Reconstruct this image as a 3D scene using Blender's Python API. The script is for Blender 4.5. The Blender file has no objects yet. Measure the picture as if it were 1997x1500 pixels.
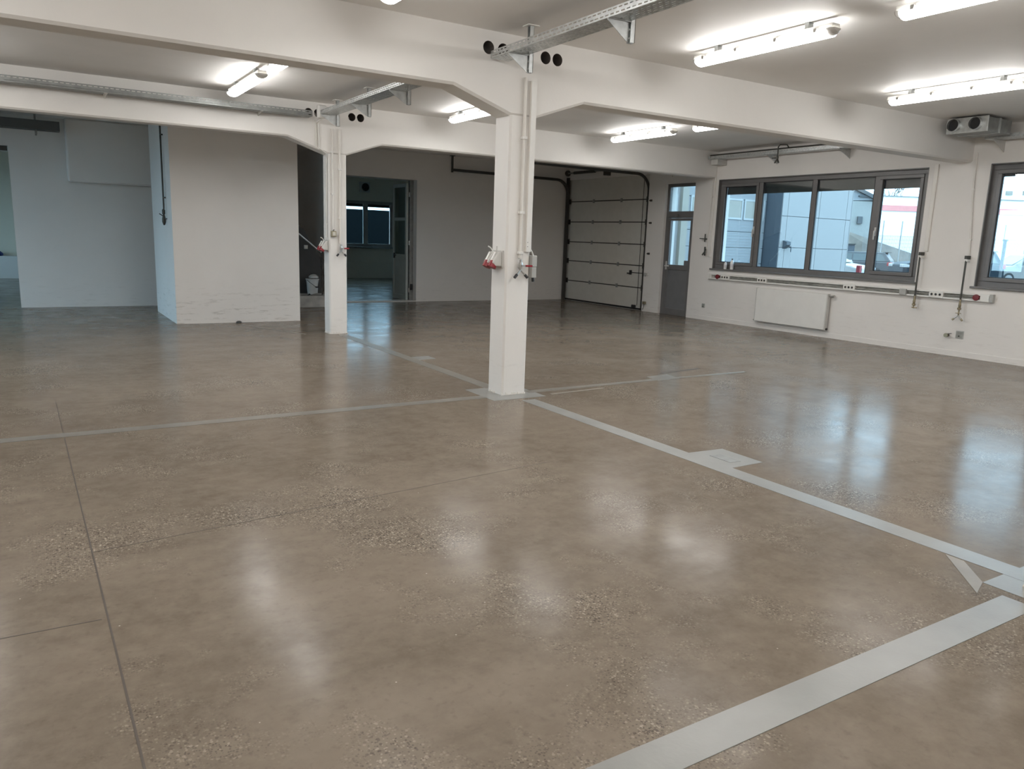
import bpy, bmesh, math, random
from mathutils import Vector, Matrix
random.seed(7)
SC = bpy.context.scene
COL = SC.collection
R = math.radians

# ------------------------------------------------------------------ camera
FPX, YAW, PITCH, ROLL = 1498.46, R(32.2022), R(-10.8096), R(1.9659)
CAM = Vector((-3.9183, -6.4072, 1.55))
fw = Vector((math.sin(YAW)*math.cos(PITCH), math.cos(YAW)*math.cos(PITCH), math.sin(PITCH)))
rt = Vector((math.cos(YAW), -math.sin(YAW), 0)); up = rt.cross(fw)
r2 = rt*math.cos(ROLL) + up*math.sin(ROLL); u2 = -rt*math.sin(ROLL) + up*math.cos(ROLL)
cam = bpy.data.cameras.new('camera'); co = bpy.data.objects.new('camera', cam); COL.objects.link(co)
co.matrix_world = Matrix(((r2.x, u2.x, -fw.x, CAM.x), (r2.y, u2.y, -fw.y, CAM.y), (r2.z, u2.z, -fw.z, CAM.z), (0, 0, 0, 1)))
cam.sensor_fit = 'HORIZONTAL'; cam.sensor_width = 36; cam.lens = 36*FPX/1997; cam.clip_end = 400; cam.clip_start = .05
SC.camera = co
def ray(px, py, depth):
    """a photo pixel and an assumed level distance ahead of the camera -> point"""
    d = fw + r2*((px-998.5)/FPX) - u2*((py-750)/FPX)
    return CAM + d*(depth/(d.x*math.sin(YAW)+d.y*math.cos(YAW)))
# ------------------------------------------------------------------ sky and exposure
W = bpy.data.worlds.new('overcast_sky'); SC.world = W; W.use_nodes = True
bg = W.node_tree.nodes['Background']
bg.inputs['Color'].default_value = (.50, .77, 1.0, 1); bg.inputs['Strength'].default_value = 6.3
SC.view_settings.view_transform = 'Standard'; SC.view_settings.look = 'None'
SC.view_settings.gamma = 1; SC.view_settings.use_curve_mapping = False
SC.view_settings.exposure = 0.0
SC.cycles.use_denoising = True
SC.cycles.max_bounces = 10; SC.cycles.diffuse_bounces = 6; SC.cycles.glossy_bounces = 5; SC.cycles.transparent_max_bounces = 12
SC.cycles.caustics_reflective = False; SC.cycles.caustics_refractive = False
SC.cycles.sample_clamp_indirect = 6
LAMP = 33.0        # radiance of the fluorescent covers

# ------------------------------------------------------------------ materials
class NT:
    def __init__(s, name):
        s.m = bpy.data.materials.new(name); s.m.use_nodes = True; s.t = s.m.node_tree
        s.p = s.t.nodes['Principled BSDF']; s.out = s.t.nodes['Material Output']
    def n(s, typ, **kw):
        nd = s.t.nodes.new(typ)
        for k, v in kw.items():
            if k.startswith('_'): setattr(nd, k[1:], v)
            else:
                key = k.replace('__', ' ')
                nd.inputs[int(key[1:]) if key[0] == 'i' and key[1:].isdigit() else key].default_value = v
        return nd
    def l(s, a, b): s.t.links.new(a, b)
    def pos(s, scale=(1, 1, 1)):
        g = s.n('ShaderNodeNewGeometry'); mp = s.n('ShaderNodeMapping'); mp.inputs['Scale'].default_value = scale
        s.l(g.outputs['Position'], mp.inputs['Vector']); return mp.outputs['Vector']
    def noise(s, vec, scale, detail=3, rough=.5):
        nd = s.n('ShaderNodeTexNoise', Scale=scale, Detail=detail, Roughness=rough); s.l(vec, nd.inputs['Vector']); return nd.outputs['Fac']
    def ramp(s, fac, *stops):
        nd = s.n('ShaderNodeValToRGB'); e = nd.color_ramp.elements
        while len(e) < len(stops): e.new(.5)
        for k, (p, c) in enumerate(stops):
            e[k].position = p; e[k].color = (c, c, c, 1) if isinstance(c, (int, float)) else (*c, 1)
        s.l(fac, nd.inputs[0]); return nd.outputs[0]
    def mix(s, fac, a, b, mode='MIX'):
        nd = s.n('ShaderNodeMix', _data_type='RGBA', _blend_type=mode)
        for sock, v in ((nd.inputs[0], fac), (nd.inputs[6], a), (nd.inputs[7], b)):
            if isinstance(v, (int, float)): sock.default_value = v
            elif isinstance(v, tuple): sock.default_value = (*v, 1)
            else: s.l(v, sock)
        return nd.outputs[2]
    def mul(s, a, b, op='MULTIPLY'):
        nd = s.n('ShaderNodeMath', _operation=op)
        for sock, v in ((nd.inputs[0], a), (nd.inputs[1], b)):
            if isinstance(v, (int, float)): sock.default_value = v
            else: s.l(v, sock)
        return nd.outputs[0]
    def bump(s, h, strength, dist=.01):
        nd = s.n('ShaderNodeBump', Strength=strength, Distance=dist); s.l(h, nd.inputs['Height']); s.l(nd.outputs[0], s.p.inputs['Normal'])

def plain(name, col, rough=.5, metal=0, var=.06, scale=6, bump=0, spec=.5):
    k = NT(name); v = k.pos()
    f = k.noise(v, scale, 3)
    lo = tuple(c*(1-var) for c in col); hi = tuple(min(1, c*(1+var)) for c in col)
    k.l(k.ramp(f, (.3, lo), (.7, hi)), k.p.inputs['Base Color'])
    k.p.inputs['Roughness'].default_value = rough; k.p.inputs['Metallic'].default_value = metal
    k.p.inputs['Specular IOR Level'].default_value = spec
    if bump: k.bump(k.noise(v, 60, 4), bump)
    return k.m
def emit(name, col, strength):
    k = NT(name); k.p.inputs['Base Color'].default_value = (.8, .8, .8, 1)
    k.p.inputs['Emission Color'].default_value = (*col, 1); k.p.inputs['Emission Strength'].default_value = strength
    return k.m
def paint(name, col, scuff=.0):
    """white emulsion on plaster: faint roller bump, faint patchiness, scuffs low down"""
    k = NT(name); v = k.pos()
    base = k.ramp(k.noise(v, 1.3, 4, .6), (.3, tuple(c*.955 for c in col)), (.7, col))
    if scuff:
        sv = k.pos((1.2, 1.2, 9)); n1 = k.noise(sv, 3.2, 5, .65)
        sep = k.n('ShaderNodeSeparateXYZ'); k.l(k.pos(), sep.inputs[0])
        low = k.ramp(sep.outputs[2], (.0, 1.0), (.42, .55), (.75, 0.0))
        m = k.mul(k.ramp(n1, (.56, 0.0), (.66, 1.0)), low)
        base = k.mix(k.mul(m, scuff), base, (.34, .31, .27))
    k.l(base, k.p.inputs['Base Color']); k.p.inputs['Roughness'].default_value = .6
    k.p.inputs['Specular IOR Level'].default_value = .3
    k.bump(k.noise(k.pos(), 45, 4), .12, .004)
    return k.m
def glass(name, tint=(.93, .97, .97), refl=.09):
    k = NT(name); k.t.nodes.remove(k.p)
    tr = k.n('ShaderNodeBsdfTransparent', Color=(*tint, 1)); gl = k.n('ShaderNodeBsdfGlossy', Roughness=.01)
    lw = k.n('ShaderNodeLayerWeight', Blend=.25); mx = k.n('ShaderNodeMixShader')
    f = k.mul(k.mul(lw.outputs['Fresnel'], .6), refl, 'ADD')
    k.l(f, mx.inputs[0]); k.l(tr.outputs[0], mx.inputs[1]); k.l(gl.outputs[0], mx.inputs[2]); k.l(mx.outputs[0], k.out.inputs[0])
    return k.m
def floor_mat():
    k = NT('polished_concrete'); v = k.pos()
    big = k.noise(v, .45, 4, .6); mid = k.noise(v, 1.7, 5, .62); streak = k.noise(k.pos((.5, 2.2, 1)), 1.1, 5, .65)
    c = k.mix(k.ramp(big, (.35, 0.0), (.65, 1.0)), (.160, .131, .102), (.222, .185, .148))
    c = k.mix(k.mul(k.ramp(mid, (.40, 0.0), (.66, 1.0)), .6), c, (.121, .098, .075))
    fine = k.noise(v, 9, 6, .7); c = k.mix(k.mul(k.ramp(fine, (.40, 0.0), (.68, 1.0)), .45), c, (.245, .207, .166))
    c = k.mix(k.mul(k.ramp(k.noise(k.pos((1, 1, 1)), 26, 4, .6), (.56, 0.0), (.72, 1.0)), .35), c, (.115, .094, .072))
    c = k.mix(k.mul(k.ramp(streak, (.5, 0.0), (.75, 1.0)), .25), c, (.27, .23, .18))
    # oily stains
    c = k.mix(k.mul(k.ramp(k.noise(k.pos((1, 1.6, 1)), 2.6, 6, .68), (.58, 0.0), (.78, 1.0)), .5), c, (.11, .088, .068))
    # scratches
    sc = k.noise(k.pos((34, 2.0, 1)), 1.0, 2, .4); sm = k.ramp(k.noise(v, 1.1, 3), (.5, 0.0), (.66, 1.0))
    c = k.mix(k.mul(k.mul(k.ramp(sc, (.71, 0.0), (.75, 1.0)), sm), .55), c, (.085, .07, .055))
    sc2 = k.noise(k.pos((2.4, 38, 1)), 1.0, 2, .4)
    c = k.mix(k.mul(k.mul(k.ramp(sc2, (.72, 0.0), (.76, 1.0)), sm), .5), c, (.085, .07, .055))
    # exposed aggregate where the grinder went deeper
    patch = k.ramp(k.noise(k.pos((1.15, 1.15, 1)), .95, 5, .6), (.50, 0.0), (.64, 1.0))
    for sca, thr, cols in ((125, .42, ((.045, .040, .034), (.55, .49, .40))), (70, .34, ((.05, .045, .04), (.62, .56, .47)))):
        vo = k.n('ShaderNodeTexVoronoi', Scale=sca); k.l(v, vo.inputs['Vector'])
        sp = k.n('ShaderNodeSeparateColor'); k.l(vo.outputs['Color'], sp.inputs[0])
        shape = k.ramp(vo.outputs['Distance'], (thr, 1.0), (thr+.10, 0.0))
        dark = k.mul(k.ramp(sp.outputs[0], (.26, 1.0), (.28, 0.0)), shape)
        lite = k.mul(k.ramp(sp.outputs[0], (.80, 0.0), (.82, 1.0)), shape)
        c = k.mix(k.mul(k.mul(dark, patch), .8), c, cols[0]); c = k.mix(k.mul(k.mul(lite, patch), .4), c, cols[1])
    # a few bright chips everywhere
    vo = k.n('ShaderNodeTexVoronoi', Scale=16); k.l(v, vo.inputs['Vector'])
    sp = k.n('ShaderNodeSeparateColor'); k.l(vo.outputs['Color'], sp.inputs[0])
    c = k.mix(k.mul(k.mul(k.ramp(sp.outputs[1], (.90, 0.0), (.91, 1.0)), k.ramp(vo.outputs['Distance'], (.04, 1.0), (.06, 0.0))), .8), c, (.55, .5, .44))
    k.l(c, k.p.inputs['Base Color'])
    rg = k.ramp(k.noise(v, 2.3, 4, .6), (.3, .13), (.7, .24)); k.l(rg, k.p.inputs['Roughness'])
    k.p.inputs['Specular IOR Level'].default_value = .04
    k.bump(k.noise(v, 5, 3), .05, .004)
    return k.m

M = {}
M['wall'] = paint('white_plaster', (.80, .775, .745)); M['wall_scuff'] = paint('scuffed_white_plaster', (.80, .775, .745), .5)
M['wall_cream'] = paint('cream_plaster', (.80, .75, .63)); M['wall_low'] = paint('lightly_scuffed_plaster', (.80, .775, .745), .16); M['ceil'] = paint('ceiling_white', (.88, .86, .835)); M['beam'] = paint('white_painted_concrete', (.83, .81, .78), .12)
M['floor'] = floor_mat()
M['strip_dim'] = plain('worn_filler', (.215, .20, .175), .3, var=.12, scale=4)
M['strip'] = plain('grey_filler', (.265, .265, .252), .32, var=.10, scale=4, bump=.05)
M['strip2'] = plain('buff_filler', (.235, .203, .166), .4, var=.12, scale=5)
M['joint'] = plain('dark_joint', (.075, .06, .048), .6)
M['white'] = plain('white_plastic', (.78, .77, .74), .35, var=.02)
M['offwhite'] = plain('aged_white_plastic', (.66, .63, .56), .4, var=.04)
M['cream'] = plain('painted_conduit', (.77, .745, .70), .45, var=.03)
M['alu'] = plain('grey_window_metal', (.155, .150, .148), .38, var=.05, spec=.5)
M['alu_dk'] = plain('dark_gasket', (.02, .02, .022), .5)
M['panel_grey'] = plain('grey_door_panel', (.17, .172, .178), .4)
M['galv'] = plain('galvanised_steel', (.60, .62, .62), .38, .85, var=.14, scale=18)
M['galv_dk'] = plain('dull_zinc', (.30, .31, .305), .5, .5, var=.15, scale=12); M['tray_shade'] = plain('shaded_tray', (.10, .105, .105), .6, .3)  # last one: grey tray with its shade put into the colour
M['steel'] = plain('bare_steel', (.5, .49, .47), .3, .9)
M['brass'] = plain('dull_brass', (.36, .31, .21), .38, .8)
M['black'] = plain('black_plastic', (.018, .018, .02), .45)
M['red'] = plain('red_plastic', (.24, .012, .02), .38); M['dkred'] = plain('dark_red_plastic', (.17, .02, .025), .4)
M['grey'] = plain('grey_plastic', (.42, .42, .40), .45, var=.04); M['ltgrey'] = plain('light_grey_plastic', (.58, .57, .54), .45)
M['dkpipe'] = plain('dark_iron_pipe', (.07, .07, .062), .45, .5)
M['cable'] = plain('grey_cable', (.30, .30, .275), .5, var=.2, scale=14)
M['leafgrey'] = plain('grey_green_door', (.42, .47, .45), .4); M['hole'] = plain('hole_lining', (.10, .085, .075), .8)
M['lamp'] = emit('lit_diffuser', (1.0, .985, .96), LAMP)
M['clear'] = plain('clear_end_cap', (.62, .61, .585), .2, var=.02)
M['glass'] = glass('window_glass'); M['glass_far'] = glass('far_glass', (.8, .87, .88), .0); M['glass_dk'] = glass('door_glass', (.75, .85, .85), .12)
M['blind'] = plain('charcoal_blind', (.045, .05, .054), .65)
M['sect'] = plain('sectional_panel', (.62, .605, .56), .45, var=.03); M['track'] = plain('dark_track', (.075, .072, .066), .45, .5)
M['rubber'] = plain('rubber_seal', (.014, .014, .014), .6)
M['darkwall'] = plain('dark_painted_wall', (.055, .052, .05), .7)
M['dust'] = plain('dusty_sheet', (.42, .40, .37), .8, var=.25, scale=5)
M['bucket'] = plain('white_bucket', (.66, .67, .66), .4)
M['blue'] = plain('blue_plastic', (.02, .06, .32), .4)
M['bottle'] = plain('milky_bottle', (.80, .80, .78), .25); M['label'] = plain('bottle_label', (.62, .60, .62), .5); M['bluecap'] = plain('blue_cap', (.10, .22, .38), .4)
M['clad'] = plain('pale_blue_cladding', (.275, .262, .258), .45, var=.02); M['clad_dk'] = plain('slate_and_shade_cladding', (.065, .076, .092), .5)
M['clad2'] = plain('ribbed_blue_cladding', (.235, .24, .25), .45, var=.03)
M['post'] = plain('pale_concrete_post', (.29, .265, .225), .7)
M['wframe'] = plain('white_window_frame', (.36, .36, .36), .4); M['wpane'] = plain('dull_pane', (.235, .215, .18), .12)
M['wh_wall'] = plain('white_warehouse', (.88, .9, .92), .6, var=.01); M['wh_red'] = plain('pink_red_band', (.72, .27, .25), .6)
M['shed'] = plain('grey_blue_shed', (.27, .265, .25), .6); M['roof'] = plain('shed_roof', (.085, .09, .095), .7)
M['bank'] = plain('earth_bank', (.15, .128, .108), .9, var=.25, scale=1.5, bump=.4)
M['asphalt'] = plain('asphalt', (.09, .088, .085), .85, var=.2, scale=3, bump=.2)
M['fence'] = plain('pale_fence_post', (.30, .30, .29), .5); M['wire'] = plain('fence_wire', (.20, .20, .20), .5)
M['dkfence'] = plain('dark_boundary_wall', (.004, .006, .007), .9, spec=.05)
M['bark'] = plain('bare_bark', (.12, .105, .09), .9)
M['carw'] = plain('white_car_paint', (.36, .34, .33), .2, var=.01); M['carg'] = plain('grey_blue_car_paint', (.085, .088, .092), .35, var=.01, spec=.2)
M['carb'] = plain('dark_blue_car_paint', (.014, .022, .030), .5, var=.01, spec=.12); M['cars'] = plain('silver_car_paint', (.21, .20, .19), .3, 0, var=.01)
M['carglass'] = plain('car_glass', (.07, .085, .085), .12, var=.02); M['tyre'] = plain('tyre', (.02, .02, .02), .7); M['rim'] = plain('alloy_rim', (.25, .25, .25), .3, .5)
M['tail'] = plain('tail_lamp', (.36, .05, .05), .2); M['headl'] = plain('head_lamp', (.35, .34, .33), .1); M['plate'] = plain('number_plate', (.34, .32, .29), .4)

# ------------------------------------------------------------------ mesh helpers
WM = {}
class MB:
    def __init__(s): s.v = []; s.f = []
    def add(s, vs, fs):
        o = len(s.v); s.v += [Vector(v) for v in vs]; s.f += [[i+o for i in f] for f in fs]; return s
    def box(s, x0, x1, y0, y1, z0, z1):
        x0, x1 = sorted((x0, x1)); y0, y1 = sorted((y0, y1)); z0, z1 = sorted((z0, z1))
        return s.add([(x, y, z) for z in (z0, z1) for y in (y0, y1) for x in (x0, x1)],
                     [(0, 2, 3, 1), (4, 5, 7, 6), (0, 1, 5, 4), (2, 6, 7, 3), (0, 4, 6, 2), (1, 3, 7, 5)])
    def prism(s, poly, axis, a0, a1):
        """poly: 2-D points in the two other axes (x,y order kept), extruded along axis"""
        def P(p, a): return {'x': (a, p[0], p[1]), 'y': (p[0], a, p[1]), 'z': (p[0], p[1], a)}[axis]
        n = len(poly); vs = [P(p, a0) for p in poly]+[P(p, a1) for p in poly]
        return s.add(vs, [list(range(n))[::-1], list(range(n, 2*n))]+[(i, (i+1) % n, n+(i+1) % n, n+i) for i in range(n)])
    def cyl(s, p0, p1, r, n=14, r1=None, caps=True):
        p0, p1 = Vector(p0), Vector(p1); r1 = r if r1 is None else r1
        d = (p1-p0).normalized(); a = d.orthogonal().normalized(); b = d.cross(a)
        ring = lambda c, rr: [c+a*math.cos(2*math.pi*i/n)*rr+b*math.sin(2*math.pi*i/n)*rr for i in range(n)]
        fs = [(i, (i+1) % n, n+(i+1) % n, n+i) for i in range(n)]
        if caps: fs += [list(range(n))[::-1], list(range(n, 2*n))]
        return s.add(ring(p0, r)+ring(p1, r1), fs)
    def tube(s, pts, r, n=8):
        pts = [Vector(p) for p in pts]; rings = []; a = None
        for i, p in enumerate(pts):
            d = (pts[min(i+1, len(pts)-1)]-pts[max(i-1, 0)]).normalized()
            a = d.orthogonal().normalized() if a is None else (a-d*a.dot(d)).normalized()
            b = d.cross(a); rings.append([p+a*math.cos(2*math.pi*k/n)*r+b*math.sin(2*math.pi*k/n)*r for k in range(n)])
        vs = [v for g in rings for v in g]; fs = []
        for i in range(len(pts)-1):
            fs += [(i*n+k, i*n+(k+1) % n, (i+1)*n+(k+1) % n, (i+1)*n+k) for k in range(n)]
        fs += [list(range(n))[::-1], [(len(pts)-1)*n+k for k in range(n)]]
        return s.add(vs, fs)
    def lathe(s, prof, c, n=20, axis='z'):
        vs = []; c = Vector(c)
        for r, h in prof:
            for k in range(n):
                u, w = r*math.cos(2*math.pi*k/n), r*math.sin(2*math.pi*k/n)
                vs.append(c+Vector({'z': (u, w, h), 'x': (h, u, w), 'y': (u, h, w)}[axis]))
        m = len(prof); fs = [(i*n+k, i*n+(k+1) % n, (i+1)*n+(k+1) % n, (i+1)*n+k) for i in range(m-1) for k in range(n)]
        fs += [list(range(n))[::-1], [(m-1)*n+k for k in range(n)]]
        return s.add(vs, fs)
    def quadstrip(s, a, b):
        n = len(a); return s.add(list(a)+list(b), [(i, i+1, n+i+1, n+i) for i in range(n-1)])
    def build(s, name, mat, parent=None, bevel=0, smooth=False, local=False):
        vs = s.v; wm = Matrix()
        if parent is not None:
            wm = WM[parent.name]
            if not local: inv = wm.inverted(); vs = [inv @ v for v in vs]
        else:
            lo = [min(v[i] for v in vs) for i in range(3)]; hi = [max(v[i] for v in vs) for i in range(3)]
            org = Vector(((lo[0]+hi[0])/2, (lo[1]+hi[1])/2, lo[2])); vs = [v-org for v in vs]; wm = Matrix.Translation(org)
        me = bpy.data.meshes.new(name); me.from_pydata(vs, [], s.f)
        bm = bmesh.new(); bm.from_mesh(me); bmesh.ops.recalc_face_normals(bm, faces=bm.faces); bm.to_mesh(me); bm.free()
        if smooth:
            for p in me.polygons: p.use_smooth = True
        me.materials.append(M[mat] if isinstance(mat, str) else mat)
        o = bpy.data.objects.new(name, me); COL.objects.link(o)
        if parent is not None: o.parent = parent
        else: o.location = wm.translation
        WM[o.name] = wm
        if smooth:
            md = o.modifiers.new('split', 'EDGE_SPLIT'); md.split_angle = R(40)
        if bevel:
            md = o.modifiers.new('bevel', 'BEVEL'); md.width = bevel; md.segments = 2; md.limit_method = 'ANGLE'; md.angle_limit = R(40)
        return o
def tag(o, label=None, cat=None, group=None, kind=None):
    for k, v in (('label', label), ('category', cat), ('group', group), ('kind', kind)):
        if v: o[k] = v
    return o
def thing(name, loc, label, cat, group=None, kind=None, rz=0):
    o = bpy.data.objects.new(name, None); COL.objects.link(o); o.empty_display_size = .1
    o.location = loc; o.rotation_euler = (0, 0, rz)
    WM[o.name] = Matrix.Translation(Vector(loc)) @ Matrix.Rotation(rz, 4, 'Z')
    return tag(o, label, cat, group, kind)
def dup(root, loc, label, rz=None):
    r = root.copy(); COL.objects.link(r); r.location = loc; r['label'] = label
    if rz is not None: r.rotation_euler = (0, 0, rz)
    for ch in root.children:
        c = ch.copy(); COL.objects.link(c); c.parent = r
        for g in ch.children:
            d = g.copy(); COL.objects.link(d); d.parent = c
    return r
B = lambda *a: MB().box(*a)
def arc(c, r, a0, a1, n, plane='xz', fixed=0):
    pts = []
    for i in range(n+1):
        a = R(a0+(a1-a0)*i/n); u, w = c[0]+r*math.cos(a), c[1]+r*math.sin(a)
        pts.append({'xz': (u, fixed, w), 'yz': (fixed, u, w), 'xy': (u, w, fixed)}[plane])
    return pts

# ------------------------------------------------------------------ dimensions
XW, YB, ZC = 7.99, 10.17, 3.375            # window wall, back wall, ceiling
XL, YF, YH = -8.0, -10.2, 19.2             # left wall, wall behind camera, far wall of the hall beyond

# ================================================================== STRUCTURE
floor = tag(B(XL-.3, XW+.35, YF-.3, YH+.3, -.2, 0).build('floor', 'floor'), 'polished brown-grey concrete floor with grey filler strips', None, None, 'structure')
tag(B(XL-.3, XW+.35, YF-.3, YH+.3, ZC, ZC+.25).build('ceiling', 'ceil'), 'flat white painted ceiling', None, None, 'structure')

def wall_open(name, mat, axis, a0, a1, u0, u1, z0, z1, holes, label):
    """wall slab between a0..a1 on axis, spanning u and z, with rectangular holes (u0,u1,z0,z1)"""
    mb = MB(); us = sorted({u0, u1, *[h[0] for h in holes], *[h[1] for h in holes]})
    us = [u for u in us if u0 <= u <= u1]
    for i in range(len(us)-1):
        a, b = us[i], us[i+1]; cuts = sorted((h[2], h[3]) for h in holes if h[0] <= a+1e-6 and h[1] >= b-1e-6)
        z = z0
        for c0, c1 in cuts+[(z1, z1)]:
            if c0 > z+1e-6:
                mb.box(a0, a1, a, b, z, c0) if axis == 'x' else mb.box(a, b, a0, a1, z, c0)
            z = max(z, c1)
    return tag(mb.build(name, mat), label, None, None, 'structure')
W1 = (.643, 4.95, 1.07, 2.83); W2 = (-4.6, -.28, 1.07, 2.83); W3 = (-9.6, -5.6, 1.07, 2.83)
DR = (5.60, 6.48, 0, 2.81); GD = (7.03, 10.13, 0, 3.04)
wall_r = wall_open('wall_right', 'wall_low', 'x', XW, XW+.34, YF, YH, 0, ZC, [W1, W2, W3, DR, GD], 'white plastered wall with wide grey-framed windows')
OPL = (XL, -4.08, 0, 2.84); OPR = (1.75, 3.77, 0, 2.77)
wall_open('wall_back', 'wall_low', 'y', YB, YB+.3, XL, XW, 0, ZC, [OPL, (.12, 1.66, 0, ZC), OPR], 'white back wall in shade with door opening')
WL = (5.5, 10.0, .05, 3.1); WL2 = (12.5, 18.6, .5, 3.0)
wall_open('wall_left', 'wall', 'x', XL-.3, XL, YF, YH, 0, ZC, [WL, WL2], 'white left wall with daylight windows')
tag(B(XL, XW, YF-.3, YF, 0, ZC).build('wall_front', 'wall'), 'plain white wall at the near end', None, None, 'structure')
FW = (5.2, 7.05, 1.08, 2.62); FW2 = (2.0, 4.4, 1.08, 2.9)
wall_open('wall_far', 'wall_cream', 'y', YH, YH+.3, XL, XW, 0, ZC, [FW, FW2], 'far wall of the room beyond the open door')
# stair block and low ledges
tag(B(-1.95, .05, 6.91, 9.06, 0, ZC).build('wall_stairblock', 'wall_scuff'), 'freestanding white walled block with grey scuffs near the floor', None, None, 'structure')
wall_open('wall_added_divider', 'wall', 'x', -.15, 0, YB+.3, YH, 0, ZC, [(13.6, 14.5, 0, 2.1)], 'unseen divider added to limit daylight between the two rooms behind the back wall')  # added unseen divider, limits daylight from the left room into the right
tag(MB().box(0, .12, YB+.3, 12.5, 0, ZC).box(1.66, 1.75, YB+.3, 12.5, 0, ZC).box(.12, 1.66, 12.4, 12.5, 0, ZC).build('wall_added_recess', 'wall'), 'stairwell recess behind the white block, added deep to stay dark', None, None, 'structure')  # recess added and closed in so the space over the stairs stays dark
tag(B(-3.2, -1.6, YB-.22, YB, 2.275, ZC).build('wall_bulkhead', 'wall', bevel=.03), 'white boxed bulkhead high on the back wall', None, None, 'structure')
tag(B(XL, -2.6, YH-.5, YH, 0, .6).build('wall_ledge', 'wall'), 'low white ledge along the far wall of the left room', None, None, 'structure')
tag(B(3.5, XW, YH-.07, YH, 0, .53).build('baseboard_far', 'wall_cream'), 'deep plinth under the far window', None, None, 'structure')
mbb = MB()
for a, b in ((-9.9, 5.58), (6.5, 6.98)): mbb.box(XW-.012, XW, a, b, 0, .085)
tag(mbb.build('baseboard_right', 'wall_low'), 'thin chipped plaster skirting under the windows', None, None, 'structure')

# portal frames: beam with haunches and round holes + column
def frame(n, y0, y1, dx, ends, holes, label):
    root = thing('trim_%d' % n, (dx+.14, (y0+y1)/2, 0), label, None, None, 'structure')
    zb, zh, w = 2.868, 2.672, .277
    out = [(XL, ZC), (XL, zb), (dx-.595, zb), (dx, zh), (dx+w, zh), (dx+.845, zb), (XW, zb), (XW, ZC)]
    bm = bmesh.new(); edges = []
    def loop(pts):
        vs = [bm.verts.new((p[0], y0, p[1])) for p in pts]
        for i in range(len(vs)): edges.append(bm.edges.new((vs[i], vs[(i+1) % len(vs)])))
    loop(out)
    for hx in holes: loop([(dx+hx+.057*math.cos(2*math.pi*i/24), 3.228+.057*math.sin(2*math.pi*i/24)) for i in range(24)])
    bmesh.ops.triangle_fill(bm, edges=edges, use_beauty=True)
    ex = bmesh.ops.extrude_face_region(bm, geom=list(bm.faces))
    for v in [g for g in ex['geom'] if isinstance(g, bmesh.types.BMVert)]: v.co.y = y1
    bmesh.ops.recalc_face_normals(bm, faces=bm.faces)
    be = [e for e in bm.edges if abs(e.verts[0].co.y-e.verts[1].co.y) < 1e-6 and all(v.co.z < 3.0 for v in e.verts)
          and any(abs(f.normal.y) < .5 for f in e.link_faces)]
    bmesh.ops.bevel(bm, geom=be, offset=.022, segments=1, affect='EDGES')
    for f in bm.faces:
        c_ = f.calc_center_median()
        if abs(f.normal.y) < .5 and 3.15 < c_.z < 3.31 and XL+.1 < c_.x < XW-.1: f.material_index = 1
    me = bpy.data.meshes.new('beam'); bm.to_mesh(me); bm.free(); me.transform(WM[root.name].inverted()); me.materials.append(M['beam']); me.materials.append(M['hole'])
    o = bpy.data.objects.new('beam', me); COL.objects.link(o); o.parent = root; WM[o.name] = WM[root.name]
    c = .018; x0, x1 = dx, dx+w
    poly = [(x0+c, y0), (x1-c, y0), (x1, y0+c), (x1, y1-c), (x1-c, y1), (x0+c, y1), (x0, y1-c), (x0, y0+c)]
    colm = MB().prism(poly, 'z', 0, zh+.004).build('column', 'beam', root)
    # chipped plaster skirt at the foot
    mb = MB(); rnd = random.Random(n)
    for k in range(26):
        side = rnd.random()
        if side < .6: x, y = rnd.uniform(x0, x1), y0-.001
        else: x, y = x0-.001, rnd.uniform(y0, y1)
        s = rnd.uniform(.004, .012); mb.box(x-s, x+s, y-s*.6, y+s*.4, 0, rnd.uniform(.006, .03))
    mb.build('plaster_chips', 'cream', colm)
    return root
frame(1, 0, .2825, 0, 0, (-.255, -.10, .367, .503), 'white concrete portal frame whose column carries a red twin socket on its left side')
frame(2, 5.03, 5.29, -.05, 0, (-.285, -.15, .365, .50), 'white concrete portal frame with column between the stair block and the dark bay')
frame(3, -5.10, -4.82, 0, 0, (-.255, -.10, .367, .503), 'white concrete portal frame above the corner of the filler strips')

# floor strips (filled saw cuts) ------------------------------------
def fpoly(name, pts, mat='strip', h=.0025, label=None):
    o = MB().prism(pts, 'z', -.001, h).build(name, mat, floor)
    if label: o['label'] = label
    return o
fpoly('filler_strip', [(.06, -4.82), (.215, -4.82), (.212, -.28), (.06, -.28)])
fpoly('filler_strip', [(.03, .38), (.175, .38), (.17, 4.9), (.03, 4.9)], 'strip_dim')
fpoly('filler_strip', [(XL, -.055), (-.2, -.05), (-.2, .07), (XL, .075)], 'strip_dim')
fpoly('filler_strip', [(.33, .0), (2.1, .045), (3.6, .05), (3.6, .10), (2.1, .13), (.33, .11)], 'strip_dim')
fpoly('filler_strip', [(-.2, -4.965), (-.2, -4.82), (XL, -4.82), (XL, -4.965)])
fpoly('filler_strip', [(.215, -4.965), (XW, -4.965), (XW, -4.82), (.215, -4.82)])
fpoly('filler_pad', [(-.2, -.19), (.40, -.2), (.41, .40), (-.2, .40)], h=.0018)
fpoly('filler_pad', [(-.135, -5.2), (.4, -5.2), (.4, -4.70), (-.135, -4.70)], h=.0018)
fpoly('filler_pad', [(.21, -2.81), (.535, -2.81), (.54, -2.41), (.21, -2.38)], h=.0018)
fpoly('inspection_plate', [(.30, -2.71), (.40, -2.72), (.40, -2.52), (.30, -2.51)], 'galv_dk', .004)
fpoly('filler_pad', [(2.1, .02), (2.45, .03), (2.5, .30), (2.15, .28)], 'strip_dim', .0018)
fpoly('stain_plate', [(2.5, .42), (3.2, .52), (3.22, .46), (2.52, .36)], 'joint', .0008)
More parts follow.
